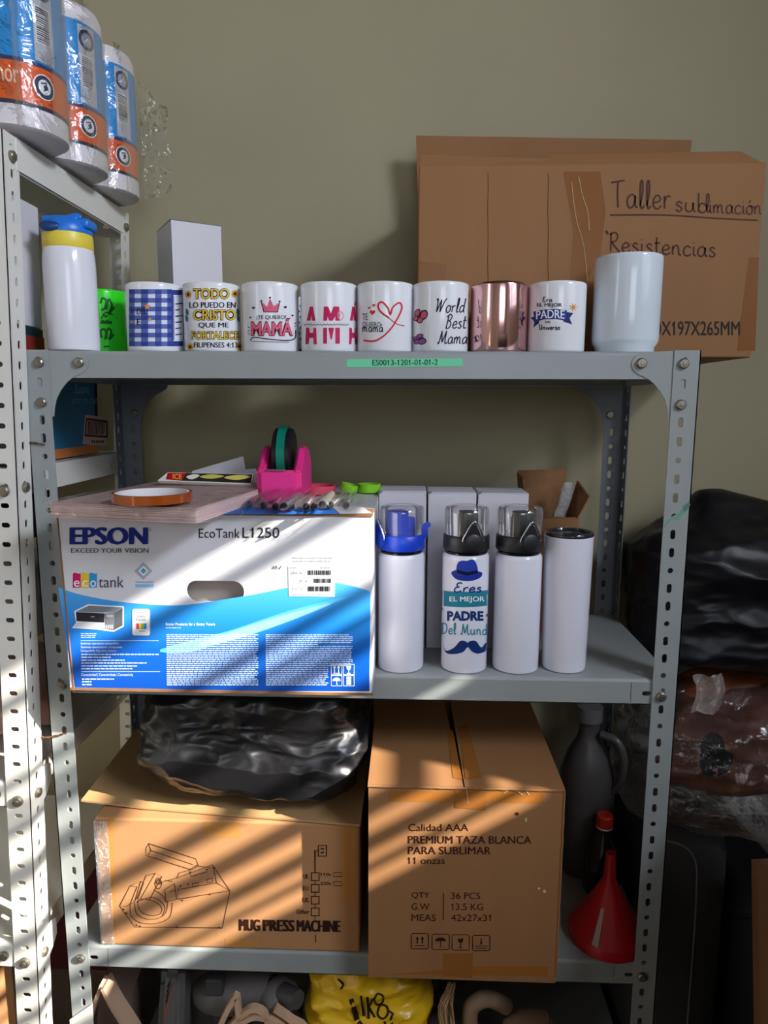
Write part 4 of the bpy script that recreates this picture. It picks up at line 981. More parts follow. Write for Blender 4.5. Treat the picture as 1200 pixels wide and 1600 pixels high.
# ------------------------------------------------------------------ bottles on the middle shelf
m_wsteel = mat('white_coated_steel', (226, 226, 238), .2, spec=.5)
m_chrome = mat('chrome_wire', (205, 205, 210), .15, metal=1.0)
m_gblack = mat('gloss_black', (16, 16, 18), .12, spec=.6)
m_softblack = mat('matt_black_plastic', (34, 34, 37), .42)
m_dome = film_mat('clear_dome', base=.06, scale=3, strength=.02, rough=.04, fac=1.0, milky=.03)
m_royal = mat('royal_blue_plastic', (22, 66, 198), .35)
def bottle(px, y, label, lid, latch, hinge=None):
    x = on('z', ZM, px, 1040).x; c = Vector((x, y, ZM)); R = .034
    t = thing('bottle', label, 'bottle', c, 'white bottles on the middle shelf')
    b = MB(); b.lathe([(.001, .0005), (R - .003, .0005), (R - .0008, .0015), (R, .004), (R, .1695), (R - .0006, .1725), (R - .003, .1755), (R - .006, .176)], c, n=64); b.build('body', m_wsteel, t, smooth=40)
    b = MB(); b.lathe([(.004, .1755), (R - .0035, .1755), (R - .0025, .1785), (R - .0045, .1815), (.004, .1815)], c, n=56); b.build('neck_ring', m_gblack, t, smooth=40)
    b = MB(); b.lathe([(.004, .181), (R - .0010, .181), (R + .0002, .183), (R - .0004, .2015), (R - .002, .2035), (R - .006, .2035), (.004, .2035)], c, n=56); b.build('collar', lid, t, smooth=40)
    b = MB(); b.lathe([(R - .003, .2036), (R - .0012, .236), (R - .0022, .2415), (R - .005, .2434), (.0005, .2438)], c, n=56); b.build('clear_cap', m_dome, t, smooth=50)
    Mr = Matrix.Translation(c) @ Matrix.Rotation(latch, 4, 'Z')
    b = MB(); b.box((-.0115, -.022, .203), (.0115, .006, .2375), .003, 2, M=Mr); b.box((-.006, .0, .203), (.006, .02, .226), .002, 2, M=Mr); b.build('spout', lid, t, smooth=35)
    Rl = R + .003
    cp = lambda u, z, rr=Rl: Mr @ Vector((rr * math.sin(u / rr), -rr * math.cos(u / rr), z))
    b = MB(); Mb = Mr @ Matrix.Translation((0, -R + .0008, .1965)) @ Matrix.Rotation(PI / 2, 4, 'X')
    b.lathe([(.0005, .006), (.009, .0058), (.0118, .0045), (.0122, .0)], n=28, M=Mb); b.build('button', m_softblack if lid is not m_royal else lid, t, smooth=50)
    b = MB(); b.plate([(-.0125, .196), (.0125, .196), (.0105, .208), (.003, .2215), (-.003, .2215), (-.0105, .208)], [], lambda u, v, d: cp(u, v, Rl - .0005 + d), .0022); b.build('latch_plate', m_softblack if lid is not m_royal else lid, t)
    b = MB(); b.tube([cp(u, z, Rl + .0025) for u, z in spline([(-.0155, .1985), (-.0145, .2035), (-.0045, .2225), (0, .2265), (.0045, .2225), (.0145, .2035), (.0155, .1985)], 5)], .0016, n=8); b.build('wire_clip', m_chrome, t, smooth=60)
    if hinge is not None:
        Mh = Matrix.Translation(c) @ Matrix.Rotation(hinge, 4, 'Z')
        b = MB(); b.box((-.006, -R - .004, .198), (.006, -R + .003, .216), .002, 2, M=Mh); b.lathe([(.0045, -.009), (.0045, .009)], n=16, M=Mh @ Matrix.Translation((0, -R - .003, .216)) @ Matrix.Rotation(PI / 2, 4, 'Y')); b.build('hinge', lid, t, smooth=40)
    return t, cyl_surf(x, y, R)
bottle(626, .041, 'plain white bottle with a royal blue lid, next to the printer carton', m_royal, -1.05, 1.35)
t, s = bottle(724, .043, 'white bottle with a black lid, hat and moustache print', m_softblack, .2)
pr = Print(); HBL = (30, 52, 150); TEAL = (38, 128, 152); DB = (20, 50, 110)
Z3 = lambda x, y: (570 + x / 3.158, 730 + y / 3.158)
pr.poly(spline([Z3(430, 515), Z3(470, 505), Z3(540, 512), Z3(578, 520), Z3(570, 545), Z3(520, 562), Z3(460, 556), Z3(432, 535)], 4, True), HBL, 0)
pr.poly(spline([Z3(455, 525), Z3(456, 478), Z3(475, 462), Z3(505, 462), Z3(530, 455), Z3(550, 475), Z3(556, 525), Z3(505, 538)], 4, True), (40, 64, 168), 1)
pr.poly([Z3(455, 505), Z3(505, 518), Z3(556, 508), Z3(557, 524), Z3(505, 536), Z3(455, 524)], (18, 22, 50), 2)
pr.hand('Eres', *(Z3(442, 0)[0], Z3(575, 0)[0]), *(Z3(0, 570)[1], Z3(0, 616)[1]), 2.2, (30, 46, 110), 1, slant=.15)
pr.raw([Z3(368 + i * 12, 0)[:1] + (Z3(0, y + 18 * math.sin(PI * (i + .5) / 21) * 0.5)[1],) for i in range(21) for y in (606, 682)], [(2 * i, 2 * i + 2, 2 * i + 3, 2 * i + 1) for i in range(20)], TEAL, 0)
pr.text('EL MEJOR', Z3(418, 0)[0], Z3(590, 0)[0], Z3(0, 638)[1], Z3(0, 670)[1], WHT, 2, bold=.02)
pr.text('PADRE', Z3(406, 0)[0], Z3(586, 0)[0], Z3(0, 710)[1], Z3(0, 758)[1], DB, 1, bold=.05)
pr.hand('Del Mund', Z3(376, 0)[0], Z3(606, 0)[0], Z3(0, 768)[1], Z3(0, 822)[1], 1.8, TEAL, 1, dy=2)
mo = [(385, 870), (400, 905), (440, 890), (470, 858), (495, 858), (508, 866), (520, 858), (548, 858), (575, 890), (596, 868), (597, 905), (560, 920), (530, 910), (508, 888), (485, 912), (440, 922), (400, 915)]
pr.poly(spline([Z3(*p) for p in mo], 4, True), DB, 1).star(*Z3(378, 700), 3.5, DB, 1).star(*Z3(604, 730), 3, DB, 1).star(*Z3(598, 872), 2.5, DB, 1)
pr.build('print', t, s, cut=5)
bottle(804, .045, 'plain white bottle with a black lid, between printed bottle and tumbler', m_softblack, .3)
x = on('z', ZM, 881, 1043).x; c = Vector((x, .049, ZM)); R = .0345
t = thing('tumbler', 'tall straight white tumbler with a smoky clear lid, rightmost on the middle shelf', 'tumbler', c)
b = MB(); b.lathe([(.001, .0005), (.028, .0005), (.0312, .0015), (.0322, .005), (.0352, .196), (.0355, .2005), (.0345, .2015), (.0335, .199), (.032, .19)], c, n=64); b.build('body', m_wsteel, t, smooth=40)
b = MB(); b.lathe([(.001, .199), (.0325, .199), (.0352, .2025), (.0352, .2045), (.034, .2068), (.030, .2066), (.029, .204), (.001, .204)], c, n=56); b.build('lid', mat('smoky_clear_plastic', (60, 62, 72), .12, trans=.55, spec=.6), t, smooth=40)
b = MB(); b.box((-.012, -.026, .2038), (.012, -.008, .2085), .002, 2, M=Matrix.Translation(c)); b.build('slider', mat('smoky_clear_plastic', (60, 62, 72)), t)

# ------------------------------------------------------------------ cartons behind the bottles
x0s = [(.0265, .1005, .121, 'left'), (.1035, .1785, .119, 'middle'), (.1815, .2600, .121, 'right')]
for k, (x0, x1, y0, wd_) in enumerate(x0s):
    t = thing('carton', 'tall narrow white carton behind the bottles, %s one of three' % wd_, 'box', ((x0 + x1) / 2, y0 + .04, ZM), 'three white cartons behind the bottles')
    b = MB(); b.box((x0, y0, ZM + .0005), (x1, y0 + .076, -.207 - .001 * k), .0012, 2); b.build('body', m_wcard, t)
    b = MB(); b.box((x0 + .001, y0 - .0008, -.2085 - .001 * k), (x1 - .001, y0 + .074, -.2066 - .001 * k), .0005, 1); b.build('lid_flap', m_wcard, t)
    b = MB(); b.hexa([Vector(p) for p in ((x0 - .001, y0 - .0012, -.2125), (x0 + .005, y0 - .0012, -.2085), (x0 + .005, y0, -.2085), (x0 - .001, y0, -.2125), (x0 - .001, y0 - .0012, -.2065), (x0 + .006, y0 - .0012, -.2065), (x0 + .006, y0, -.2065), (x0 - .001, y0, -.2065))]); b.build('tuck_tab', mat('grey_card_edge', (120, 118, 120)), t)
t = thing('opened_carton', 'small opened brown carton with raised flaps behind the tumbler', 'box', (.315, .245, ZM))
x0, x1, y0, y1, zt2 = .272, .360, .205, .29, -.262
b = MB(); th = .003
for a_, b_ in (((x0, y0, ZM), (x1, y0 + th, zt2)), ((x0, y1 - th, ZM), (x1, y1, zt2)), ((x0, y0 + th, ZM), (x0 + th, y1 - th, zt2)), ((x1 - th, y0 + th, ZM), (x1, y1 - th, zt2)), ((x0 + th, y0 + th, ZM), (x1 - th, y1 - th, ZM + th))):
    b.box((a_[0], a_[1], a_[2] + .0005), b_)
b.build('body', m_card, t)
def flap(t, P, dn, m=None, name='flap'):
    b = MB(); dn = Vector(dn); P = [Vector(p) for p in P]; b.hexa(P + [p + dn for p in P]); return b.build(name, m or m_card_in, t)
flap(t, [(x0 + .002, y1, zt2), (x1 - .002, y1, zt2), (x1 - .004, y1 + .012, -.187), (x0 - .002, y1 + .014, -.19)], (0, .003, 0))
flap(t, [(x0, y0 + .002, zt2), (x0, y1 - .002, zt2), (x0 - .006, y1, -.192), (x0 - .008, y0 + .006, -.196)], (.003, 0, 0))
flap(t, [(x1, y0 + .004, zt2), (x1, y1 - .004, zt2), (x1 + .016, y1 - .002, -.206), (x1 + .02, y0 + .012, -.226)], (-.003, 0, 0))
flap(t, [(x0 + .003, y0 + .006, zt2 - .001), (x1 - .003, y0 + .006, zt2 - .001), (x1 - .006, y0 + .05, zt2 - .02), (x0 + .006, y0 + .05, zt2 - .02)], (0, 0, .003))
cb = thing('plastic_bag', 'twist of clear plastic bag sticking out of the small brown carton', 'plastic bag', (.335, .245, zt2 - .015))
b = MB(); b.grid(lambda u, v: Vector((.332 + .018 * v + (.010 + .004 * noise.noise(Vector((u * 6, v * 5, 1)))) * math.cos(2 * PI * u), .246 + .007 * math.sin(2 * PI * u), zt2 - .015 + .072 * v + .003 * noise.noise(Vector((u * 5, v * 4, 7))))), 24, 20, closed_u=True)
b.build('film', film_mat('milky_film', base=.2, scale=120, strength=1, rough=.15, fac=1, milky=.25), cb, smooth=80)

# ------------------------------------------------------------------ bottom shelf: cartons
m_card2 = mat('light_brown_cardboard', (180, 131, 87), 0.75, var=(12, 0.05), bump=(260, 0.10, 0.001), stretch=(1, 1, .04))
m_kraft = mat('kraft_board', (180, 144, 98), 0.7, var=(20, .06))
t = thing('carton', 'brown mug press carton printed with a line drawing, on the bottom shelf', 'box', (-.2, .14, ZB))
MX0, MX1, MY0, MZ1 = -.4045, .0035, .0045, -.7005
b = MB(); b.box((MX0, MY0, ZB + .0005), (MX1, MY0 + .27, MZ1), .0035, 3); b.build('body', m_card2, t)
s = plane_surf((0, MY0, 0), (0, -1, 0))
G = lambda x, y: (130 + x / 2.667, 1240 + y / 2.667)
TP = (190, 134, 74)
tapes(t, s, [(153, 1287), (178, 1275), (182, 1474), (160, 1474)], [G(505, 118), G(650, 122), G(652, 185), G(505, 182)], [G(592, 603), G(735, 606), G(736, 642), G(592, 640)], [G(1075, 140), G(1140, 142), G(1136, 460), G(1072, 455)], col=TP)
pr = Print(); LN = (84, 52, 40); lw_ = .95
def ln(*P, closed=False, w_=lw_, smooth=False):
    Q = [G(*p) for p in P]; (pr.curve(Q, w_, LN, 1, closed) if smooth else pr.line(Q, w_, LN, 1, closed))
ln((272, 208), (470, 272), (480, 300), (452, 318), (262, 258), (262, 228), closed=True); ln((278, 236), (458, 296)); ln((262, 228), (272, 208), (282, 236), (272, 256))
ln((395, 390), (395, 440), (610, 405), (556, 372), (395, 400)); ln((540, 300), (612, 405), (580, 560), (215, 556), (152, 468))
ln((340, 365), (390, 352), (540, 296)); ln((556, 372), (540, 296)); ln((390, 352), (400, 330), (440, 320), (450, 345), (520, 325)); ln((440, 320), (470, 300), (535, 310))
ln((455, 375), (480, 370), (480, 385), (456, 390), closed=True); ln((515, 358), (540, 352), (540, 368), (517, 373), closed=True)
ln((152, 468), (195, 385), (240, 365), (215, 450), (180, 470), closed=True); ln((238, 440), (300, 332), (328, 345), (275, 445)); ln((195, 385), (225, 388), (198, 455)); ln((240, 365), (252, 372), (228, 440))
ln((300, 332), (262, 342), (222, 440)); ln((300, 370), (312, 350), (328, 372), (318, 395), (304, 392), closed=True, smooth=True); ln((305, 372), (314, 358), (322, 376), closed=True, smooth=True, w_=1.8)
ln((196, 455), (200, 510), (245, 540), (310, 540), (360, 515), (372, 455), smooth=True); ln((215, 455), (222, 500), (262, 522), (312, 520), (345, 495), (352, 450), smooth=True)
ln((228, 455), (240, 440), (285, 445), (325, 470), (322, 500), (280, 508), (240, 490), closed=True, smooth=True); ln((222, 452), (290, 432), (340, 470), (330, 508), smooth=True)
ln((340, 400), (380, 375), (390, 440), (345, 450), closed=True); ln((360, 410), (388, 402)); ln((325, 372), (345, 362), (372, 366)); ln((295, 400), (330, 425), (345, 450), smooth=True)
for x, y in ((168, 482), (180, 498), (222, 548), (236, 553), (390, 557), (566, 558), (412, 445), (528, 420), (405, 385), (437, 378), (448, 328), (515, 316), (547, 310)):
    pr.ell(*G(x, y), 1.5, 1.5, LN, 1, 8)
pr.build('line_drawing', t, s)
pr = Print(); IK = (54, 32, 26)
pr.frame(*G(980, 216), *G(1014, 261), 1.4, IK, 1).line([G(990, 228), G(1004, 232)], 2.2, IK, 1).line([G(990, 248), G(1004, 244)], 2.2, IK, 1)
pr.line([G(979, 237), G(966, 237), G(966, 330)], 1.5, IK, 1)
for k, lb in enumerate(('UK', 'EU', 'US', 'Other')):
    y0 = 330 + 49 * k; pr.frame(*G(951, y0), *G(983, y0 + 32), 1.5, IK, 1).line([G(966, y0 + 32), G(966, y0 + 48)], 1.3, IK, 1)
    pr.text(lb, *(G((918, 916, 915, 890)[k], 0)[0], G((938, 938, 938, 942)[k], 0)[0]), *(G(0, y0 + 6)[1], G(0, y0 + 25)[1]), IK, 1, bold=.03)
    if k < 3: pr.line([G(942, y0 + 22), G(944, y0 + 24)], 1, IK, 1)
for k, lb in enumerate(('110v', '220v')):
    y0 = 328 + 38 * k; pr.text(lb, *(G(988, 0)[0], G(1034, 0)[0]), *(G(0, y0 + 2)[1], G(0, y0 + 15)[1]), IK, 1, bold=.03).frame(*G(1044, y0 + 1), *G(1078, y0 + 18), .9, IK, 1)
pr.build('wiring_symbols', t, s); pr = Print()
pr.line([G(968, 588), G(969, 620)], 1.4, IK, 1)
pr.build('wiring_symbols', t, s)
pr = Print()
for w_, x0, x1, q in (('MUG', 652, 735, 0), ('PRESS', 752, 878, 2), ('MACHINE', 892, 1070, 4)):
    for k, e in enumerate((-.7, 0, .7)): pr.text(w_, G(x0, 0)[0] + e, G(x1, 0)[0] + e, G(0, 523 + q)[1], G(0, 571 + q)[1], IK, 1 + k, bold=.049, dy=.8)
pr.build('lettering', t, s)
m_film2 = film_mat('tape_film', base=.12, scale=160, strength=1, rough=.2, fac=.8, milky=.12)
b = MB(); b.grid(lambda u, v: Vector((MX0 - .001 + .022 * u, MY0 - .0008 - .002 * abs(noise.noise(Vector((u * 6, v * 25, 2)))), ZB + .002 + v * (MZ1 - ZB - .006))), 12, 60); b.build('loose_tape', m_film2, t, smooth=80)

zs = -.6975
sheet_px = [(127, 1256), (562, 1290), (566, 1160), (226, 1116)]
C4 = [on('z', zs, *p) for p in sheet_px]; C4[2] = Vector((.008, .284, zs)); C4[3] = Vector((-.447, .284, zs)); C4[1] = Vector((.005, C4[1].y, zs))
t = thing('board_sheet', 'loose kraft board sheet lying on the mug press carton under the black bag', 'cardboard', (-.2, .15, -.7))
b = MB(); nn = 14
def sh(u, v):
    p = (C4[0] * (1 - u) + C4[1] * u) * (1 - v) + (C4[3] * (1 - u) + C4[2] * u) * v
    return Vector((p.x, p.y, -.7 + .0012 + .010 * max(0, .25 - u) * 2 * (1 - .3 * v)))
b.grid(sh, nn, nn); b.grid(lambda u, v: sh(u, v) + Vector((0, 0, .0028)), nn, nn)
for k in range(nn - 1):
    for (u0, v0, u1, v1) in ((k / (nn - 1), 0, (k + 1) / (nn - 1), 0), (0, k / (nn - 1), 0, (k + 1) / (nn - 1)), (1, k / (nn - 1), 1, (k + 1) / (nn - 1))):
        b.add([sh(u0, v0), sh(u1, v1), sh(u1, v1) + Vector((0, 0, .0028)), sh(u0, v0) + Vector((0, 0, .0028))], [(0, 1, 2, 3)])
b.build('sheet', m_kraft, t)

def sack_fn(c, rx, ry, z0, h, amp, seed, fr=(7, 7, 12), p=2.6, rnd=3.2, lumps=()):
    def fn(u, v):
        a = 2 * PI * u; ca, sa = math.cos(a), math.sin(a)
        k = 1 / max(abs(ca) ** p + abs(sa) ** p, 1e-9) ** (1 / p)
        e = math.sin(PI * (.04 + .96 * v) * .5) if v < .5 else 1
        lat = (1 - abs(2 * v - 1) ** rnd) ** .5 if v > .5 else (1 - abs(2 * v - 1) ** 5) ** .5
        x = c[0] + rx * k * ca * lat; y = c[1] + ry * k * sa * lat; z = z0 + h * v
        for (lx, ly, lr, lh) in lumps:
            d2 = ((x - lx) ** 2 + (y - ly) ** 2) / lr ** 2
            if v > .3: z += lh * math.exp(-d2) * (v - .3) / .7
        q = Vector((x * fr[0], y * fr[1], z * fr[2])) + Vector((seed, seed * 2, 0))
        r = 0; am = 1.0
        for o in range(4):
            n = noise.noise(q); r += am * (1 - 2.4 * abs(n)); q = Vector((q.y * 1.2 + q.x * 1.6, q.y * 1.7 - q.x * 1.1, q.z * 2.0)) + Vector((3.1, 1.7, 0)); am *= .46
        d = Vector((ca * ry, sa * rx, (v - .45) * max(rx, ry))).normalized()
        w_ = amp * r * min(1, 6 * v)
        P = Vector((x, y, z)) + d * w_
        P.z = max(P.z, z0 + .0005)
        return P
    return fn
def sack(name, label, cat, m, c, rx, ry, z0, h, amp, seed, nu=150, nv=70, clampz=None, clamp=None, part='bag', floor=None, **kw):
    t = thing(name, label, cat, (c[0], c[1], z0)); f = sack_fn(c, rx, ry, z0, h, amp, seed, **kw)
    def g(u, v):
        P = f(u, v)
        if floor: P.z = max(P.z, floor(P.x))
        if clampz is not None: P.z = min(P.z, clampz)
        if clamp:
            for ax, lo, hi in clamp: P['xyz'.index(ax)] = min(max(P['xyz'.index(ax)], lo), hi)
        return P
    b = MB(); b.grid(g, nu, nv, closed_u=True)
    bm_ = b.bm; bmesh.ops.remove_doubles(bm_, verts=bm_.verts[:], dist=1e-6); bmesh.ops.holes_fill(bm_, edges=[e for e in bm_.edges if len(e.link_faces) == 1], sides=0)
    o = b.build(part, m, t, smooth=60); return t, o
from mathutils.bvhtree import BVHTree
def mesh_surf(o):
    org = ORG[o.name]; bv = BVHTree.FromPolygons([v.co + org for v in o.data.vertices], [tuple(p.vertices) for p in o.data.polygons])
    def f(px, py, off):
        d = ray(px, py).normalized(); h = bv.ray_cast(CAM, d)
        P = h[0] if h[0] is not None else bv.find_nearest(CAM + d * 1.05)[0]
        return P - d * (off * 4 + .0006)
    return f
m_blackbag = mat('black_plastic_film', (20, 20, 23), .34, spec=.7, bump=(13, .55, .006), detail=5, crumple=True)
sack('garbage_bag', 'crumpled shiny black plastic bag lying on the kraft board sheet', 'plastic bag', m_blackbag, (-.172, .150), .168, .130, -.6942, .200, .020, 4, nu=280, nv=140, clampz=-.506, clamp=(('y', .006, .284), ('x', -.372, .012)), fr=(4.5, 5, 8), p=4, rnd=5)

# big mug carton
TX0, TX1, TY0, TZ1 = .0195, .2965, -.041, -.612
t = thing('carton', 'large brown carton of blank mugs, taped, overhanging the bottom shelf', 'box', (.158, .11, ZB))
b = MB(); th = .004
b.box((TX0, TY0, ZB + .0005), (TX1, TY0 + th, TZ1)); b.box((TX0, TY0 + .315, ZB + .0005), (TX1, TY0 + .315 + th, TZ1))
b.box((TX0, TY0 + th, ZB + .0005), (TX0 + th, TY0 + .315, TZ1)); b.box((TX1 - th, TY0 + th, ZB + .0005), (TX1, TY0 + .315, TZ1)); b.box((TX0 + th, TY0 + th, ZB + .0005), (TX1 - th, TY0 + .315, ZB + th))
b.box((TX0 + th, TY0 + th, TZ1 - .07), (TX1 - th, TY0 + .315, TZ1 - .066)); b.build('body', m_card, t)
flap(t, [(TX0 - .001, TY0, TZ1), (.1545, TY0, TZ1 + .0005), (.139, TY0 + .318, TZ1 + .001), (TX0 - .001, TY0 + .318, TZ1)], (0, 0, .004), m_card, 'top_flap')
flap(t, [(.1565, TY0, TZ1), (TX1 + .001, TY0, TZ1), (TX1 + .001, TY0 + .318, TZ1), (.152, TY0 + .318, TZ1 + .002)], (0, 0, .004), m_card, 'top_flap')
b = MB(); b.tube([Vector((TX0 - .001 + (TX1 - TX0 + .002) * k / 40, TY0 - .0008, TZ1 + .0015 + .0012 * noise.noise(Vector((k * .7, 0, 5))))) for k in range(41)], .0016, n=6); b.build('torn_edge', m_card_in, t)
b = MB(); b.tube([Vector((TX1 + .0005, TY0 - .0005, TZ1 - (TZ1 - ZB) * k / 20)) + Vector((.0008 * noise.noise(Vector((k * .9, 2, 5))), 0, 0)) for k in range(20)], .0014, n=6); b.build('worn_edge', m_card, t)
T7 = lambda x, y: (560 + x / 3.077, 1080 + y / 3.077)
sT = plane_surf((0, 0, TZ1 + .0048), (0, 0, 1)); s = plane_surf((0, TY0, 0), (0, -1, 0))
TB = (156, 100, 46)
tapes(t, sT, [T7(455, 415), T7(500, 425), T7(455, 190), T7(425, 190)], [T7(515, 420), T7(592, 412), T7(525, 160), T7(480, 170)], col=TB)
tapes(t, s, [T7(145, 478), T7(890, 478), T7(890, 540), T7(145, 530)], [T7(603, 0)[:1] + (1509,), (856, 1510), (856, 1525), (604, 1523)], col=TB)
tapes(t, plane_surf((0, TY0 - .0004, 0), (0, -1, 0)), [T7(465, 470), T7(610, 470), T7(612, 572), T7(463, 560)], [T7(410, 1262), T7(550, 1260), T7(548, 1380), T7(408, 1370)], col=(148, 94, 44))
pr = Print(); BR = (52, 26, 22)
pr.text('Calidad AAA', 638, 732, 1287.3, 1298.6, BR, 1).text('PREMIUM TAZA BLANCA', 638, 830, 1306, 1318, BR, 1, bold=.012, dy=.5).text('PARA SUBLIMAR', 638, 767, 1322.8, 1334.8, BR, 1, bold=.012, dy=.4).text('11 onzas', 637, 695, 1339.5, 1350, BR, 1)
pr.build('lettering', t, s)
pr = Print()
for k, (a_, b_) in enumerate((('QTY', '36 PCS'), ('G.W', '13.5 KG'), ('MEAS', '42x27x31'))):
    y0 = 1394 + k * 17.2; pr.text(a_, 643, (671, 671, 681)[k], y0, y0 + 10.5, BR, 1, dy=.3).text(b_, 705, (750.5, 755, 767)[k], y0 + .3, y0 + 10.8, BR, 1, dy=.3)
pr.line([(692.8, 1395), (692.6, 1438)], 1.1, BR, 1); pr.build('lettering', t, s)
pr = Print()
for k, x0 in enumerate((254, 354, 450, 549)):
    X0, Y0 = T7(x0, 1165 + k * 3); X1, Y1 = T7(x0 + 83, 1239 + k * 3); cx = (X0 + X1) / 2
    pr.line([(X0 + 2, Y0), (X1 - 2, Y0), (X1, Y0 + 2), (X1, Y1 - 2), (X1 - 2, Y1), (X0 + 2, Y1), (X0, Y1 - 2), (X0, Y0 + 2)], 1, BR, 1, True)
    if k == 0:
        for q in (-4, 4): pr.line([(cx + q, Y0 + 6), (cx + q, Y1 - 8)], 2, BR, 1).poly([(cx + q - 2.4, Y0 + 9), (cx + q + 2.4, Y0 + 9), (cx + q, Y0 + 4.5)], BR, 1)
        pr.line([(cx - 8, Y1 - 5), (cx + 8, Y1 - 5)], 1.2, BR, 1)
    elif k == 1: pr.poly([(cx + 8.5 * math.cos(PI + PI * i / 8), Y0 + 11 + 6 * math.sin(PI + PI * i / 8)) for i in range(9)], BR, 1).line([(cx, Y0 + 10), (cx, Y1 - 4), (cx - 2, Y1 - 3.4)], 1, BR, 1)
    elif k == 2: pr.poly([(cx - 4, Y0 + 5), (cx - .5, Y0 + 7), (cx + 4, Y0 + 4.5), (cx + 4, Y0 + 10), (cx, Y0 + 13.5), (cx - 4, Y0 + 10)], BR, 1).line([(cx, Y0 + 12), (cx, Y1 - 4)], 1.3, BR, 1).line([(cx - 3, Y1 - 4), (cx + 3, Y1 - 4)], 1.2, BR, 1)
    else: pr.line([(cx, Y0 + 4.5), (cx, Y0 + 12)], 1.8, BR, 1).poly([(cx - 2.3, Y0 + 11), (cx + 2.3, Y0 + 11), (cx, Y0 + 15)], BR, 1).line([(X0 + 3, Y0 + 16.5), (X1 - 3, Y0 + 16.5)], 1, BR, 1).line([(X0 + 5, Y0 + 20), (X1 - 5, Y0 + 20)], 1.2, BR, 1)
pr.build('handling_symbols', t, s)
wrinkles(t, s, [T7(520, 470), T7(528, 540)], [T7(700, 490), T7(740, 470), T7(790, 500)], [T7(800, 470), T7(820, 500)], r=.0005)
pr = Print(); pr.ell(*T7(762, 590), 3.4, 2.6, (70, 36, 20)).ell(*T7(806, 618), 1.6, 3.6, (214, 180, 140)).ell(*T7(868, 948), 2, 1.6, (226, 200, 168)).ell(*T7(895, 962), 2.4, 2.6, (220, 190, 150)).build('scuffs', t, s)

# ------------------------------------------------------------------ bottom shelf, right end
c = Vector((.402, .235, ZB)); t = thing('jug', 'dusky translucent plastic jug with narrow neck behind the mug carton', 'jug', c)
m_jug = mat('dusky_plastic', (82, 79, 78), .35, trans=.15, var=(8, .1))
b = MB(); b.lathe([(.001, .001), (.045, .001), (.05, .008), (.05, .15), (.047, .19), (.036, .225), (.022, .25), (.0185, .262), (.0185, .285), (.021, .288), (.021, .302), (.001, .302)], c, n=40); b.build('body', m_jug, t, smooth=50)
b = MB(); b.lathe([(.0195, .286), (.0225, .286), (.0225, .312), (.001, .314)], c, n=32); b.build('cap', mat('grey_cap', (96, 94, 96), .4), t, smooth=40)
b = MB(); b.tube([c + Vector(p) for p in spline([(.016, -.02, .268), (.04, -.034, .262), (.052, -.04, .232), (.05, -.036, .19), (.04, -.028, .165)], 6)], .0075, n=10); b.build('handle', m_jug, t, smooth=60)
px_ = on('y', .165, 966, 1300).x; c = Vector((min(px_, .418), .165, ZB)); t = thing('bottle', 'small dark bottle with red cap standing behind the red funnel', 'bottle', c)
b = MB(); b.lathe([(.001, .001), (.029, .001), (.031, .005), (.031, .072), (.026, .092), (.015, .108), (.0132, .118), (.0132, .128), (.001, .128)], c, n=40); b.build('body', mat('dark_glass', (28, 26, 34), .12, spec=.6), t, smooth=50)
zc_ = .122
b = MB(); b.lathe([(.0118, zc_), (.0142, zc_), (.0142, zc_ + .003), (.0118, zc_ + .003)], c, n=28); b.build('cap_ring', mat('white_plastic', (232, 230, 232), .4), t, smooth=40)
b = MB(); b.lathe([(.012, zc_ + .0031), (.0146, zc_ + .0031), (.0142, zc_ + .021), (.012, zc_ + .023), (.001, zc_ + .023)], c, n=28); b.build('cap', mat('red_cap', (186, 36, 22), .45), t, smooth=40)
c = Vector((.398, .058, ZB)); m_fun = mat('red_plastic', (186, 14, 32), .38)
t = thing('funnel', 'red plastic funnel standing wide end down near the right post', 'funnel', c)
b = MB(); Mf = Matrix.Translation(c)
b.lathe([(.0575, .0005), (.0588, .0005), (.0588, .017), (.0575, .019), (.045, .034), (.024, .074), (.012, .098), (.0095, .106), (.0072, .146), (.0062, .146), (.0085, .105), (.023, .073), (.044, .032), (.0570, .016), (.0575, .0005)], n=56, M=Mf); b.build('cone', m_fun, t, smooth=50)
sf = None
b = MB()
def stripe(u, v):
    a = math.radians(-128 + 10 * u); rr = .0565 - (.0345 * v) + .0016; zz = .021 + .052 * v
    return c + Vector((rr * math.cos(a), rr * math.sin(a), zz))
b.grid(stripe, 4, 10); b.build('peeling_sticker', mat('old_sticker', (176, 164, 150), .6), t)

# ------------------------------------------------------------------ bags to the right of the unit
m_darkbag = mat('dull_black_film', (16, 16, 21), .40, spec=.4, bump=(9, .5, .006), detail=5, crumple=True)
m_case = mat('charcoal_fabric', (56, 54, 54), .75, var=(30, .1), bump=(500, .3, .001))
t = thing('suitcase', 'charcoal fabric suitcase with piped seam standing right of the grey unit', 'suitcase', (.575, .26, ZF))
b = MB(); b.box((.475, .14, ZF + .001), (.640, .40, -.79), .055, 6); b.build('shell', m_case, t, smooth=40)
b = MB(); b.tube([Vector(p) for p in spline([(.505, .139, -.80), (.545, .1385, -.812), (.566, .138, -.84), (.572, .138, -.90), (.574, .138, -1.0), (.574, .138, -1.15), (.574, .138, -1.33)], 5)], .0016, n=6); b.build('seam_piping', mat('grey_piping', (128, 124, 116), .6), t, smooth=60)
t = thing('dark_block', 'added black block filling the dark gap right of the charcoal suitcase', 'dark_block', (.9, .25, ZF))  # added block: props the sack and fills the dark gap with black
b = MB(); b.box((.665, .20, ZF + .001), (1.15, .42, -.915), .02, 3); b.build('body', mat('gap_black', (20, 20, 24), .85), t, smooth=40)
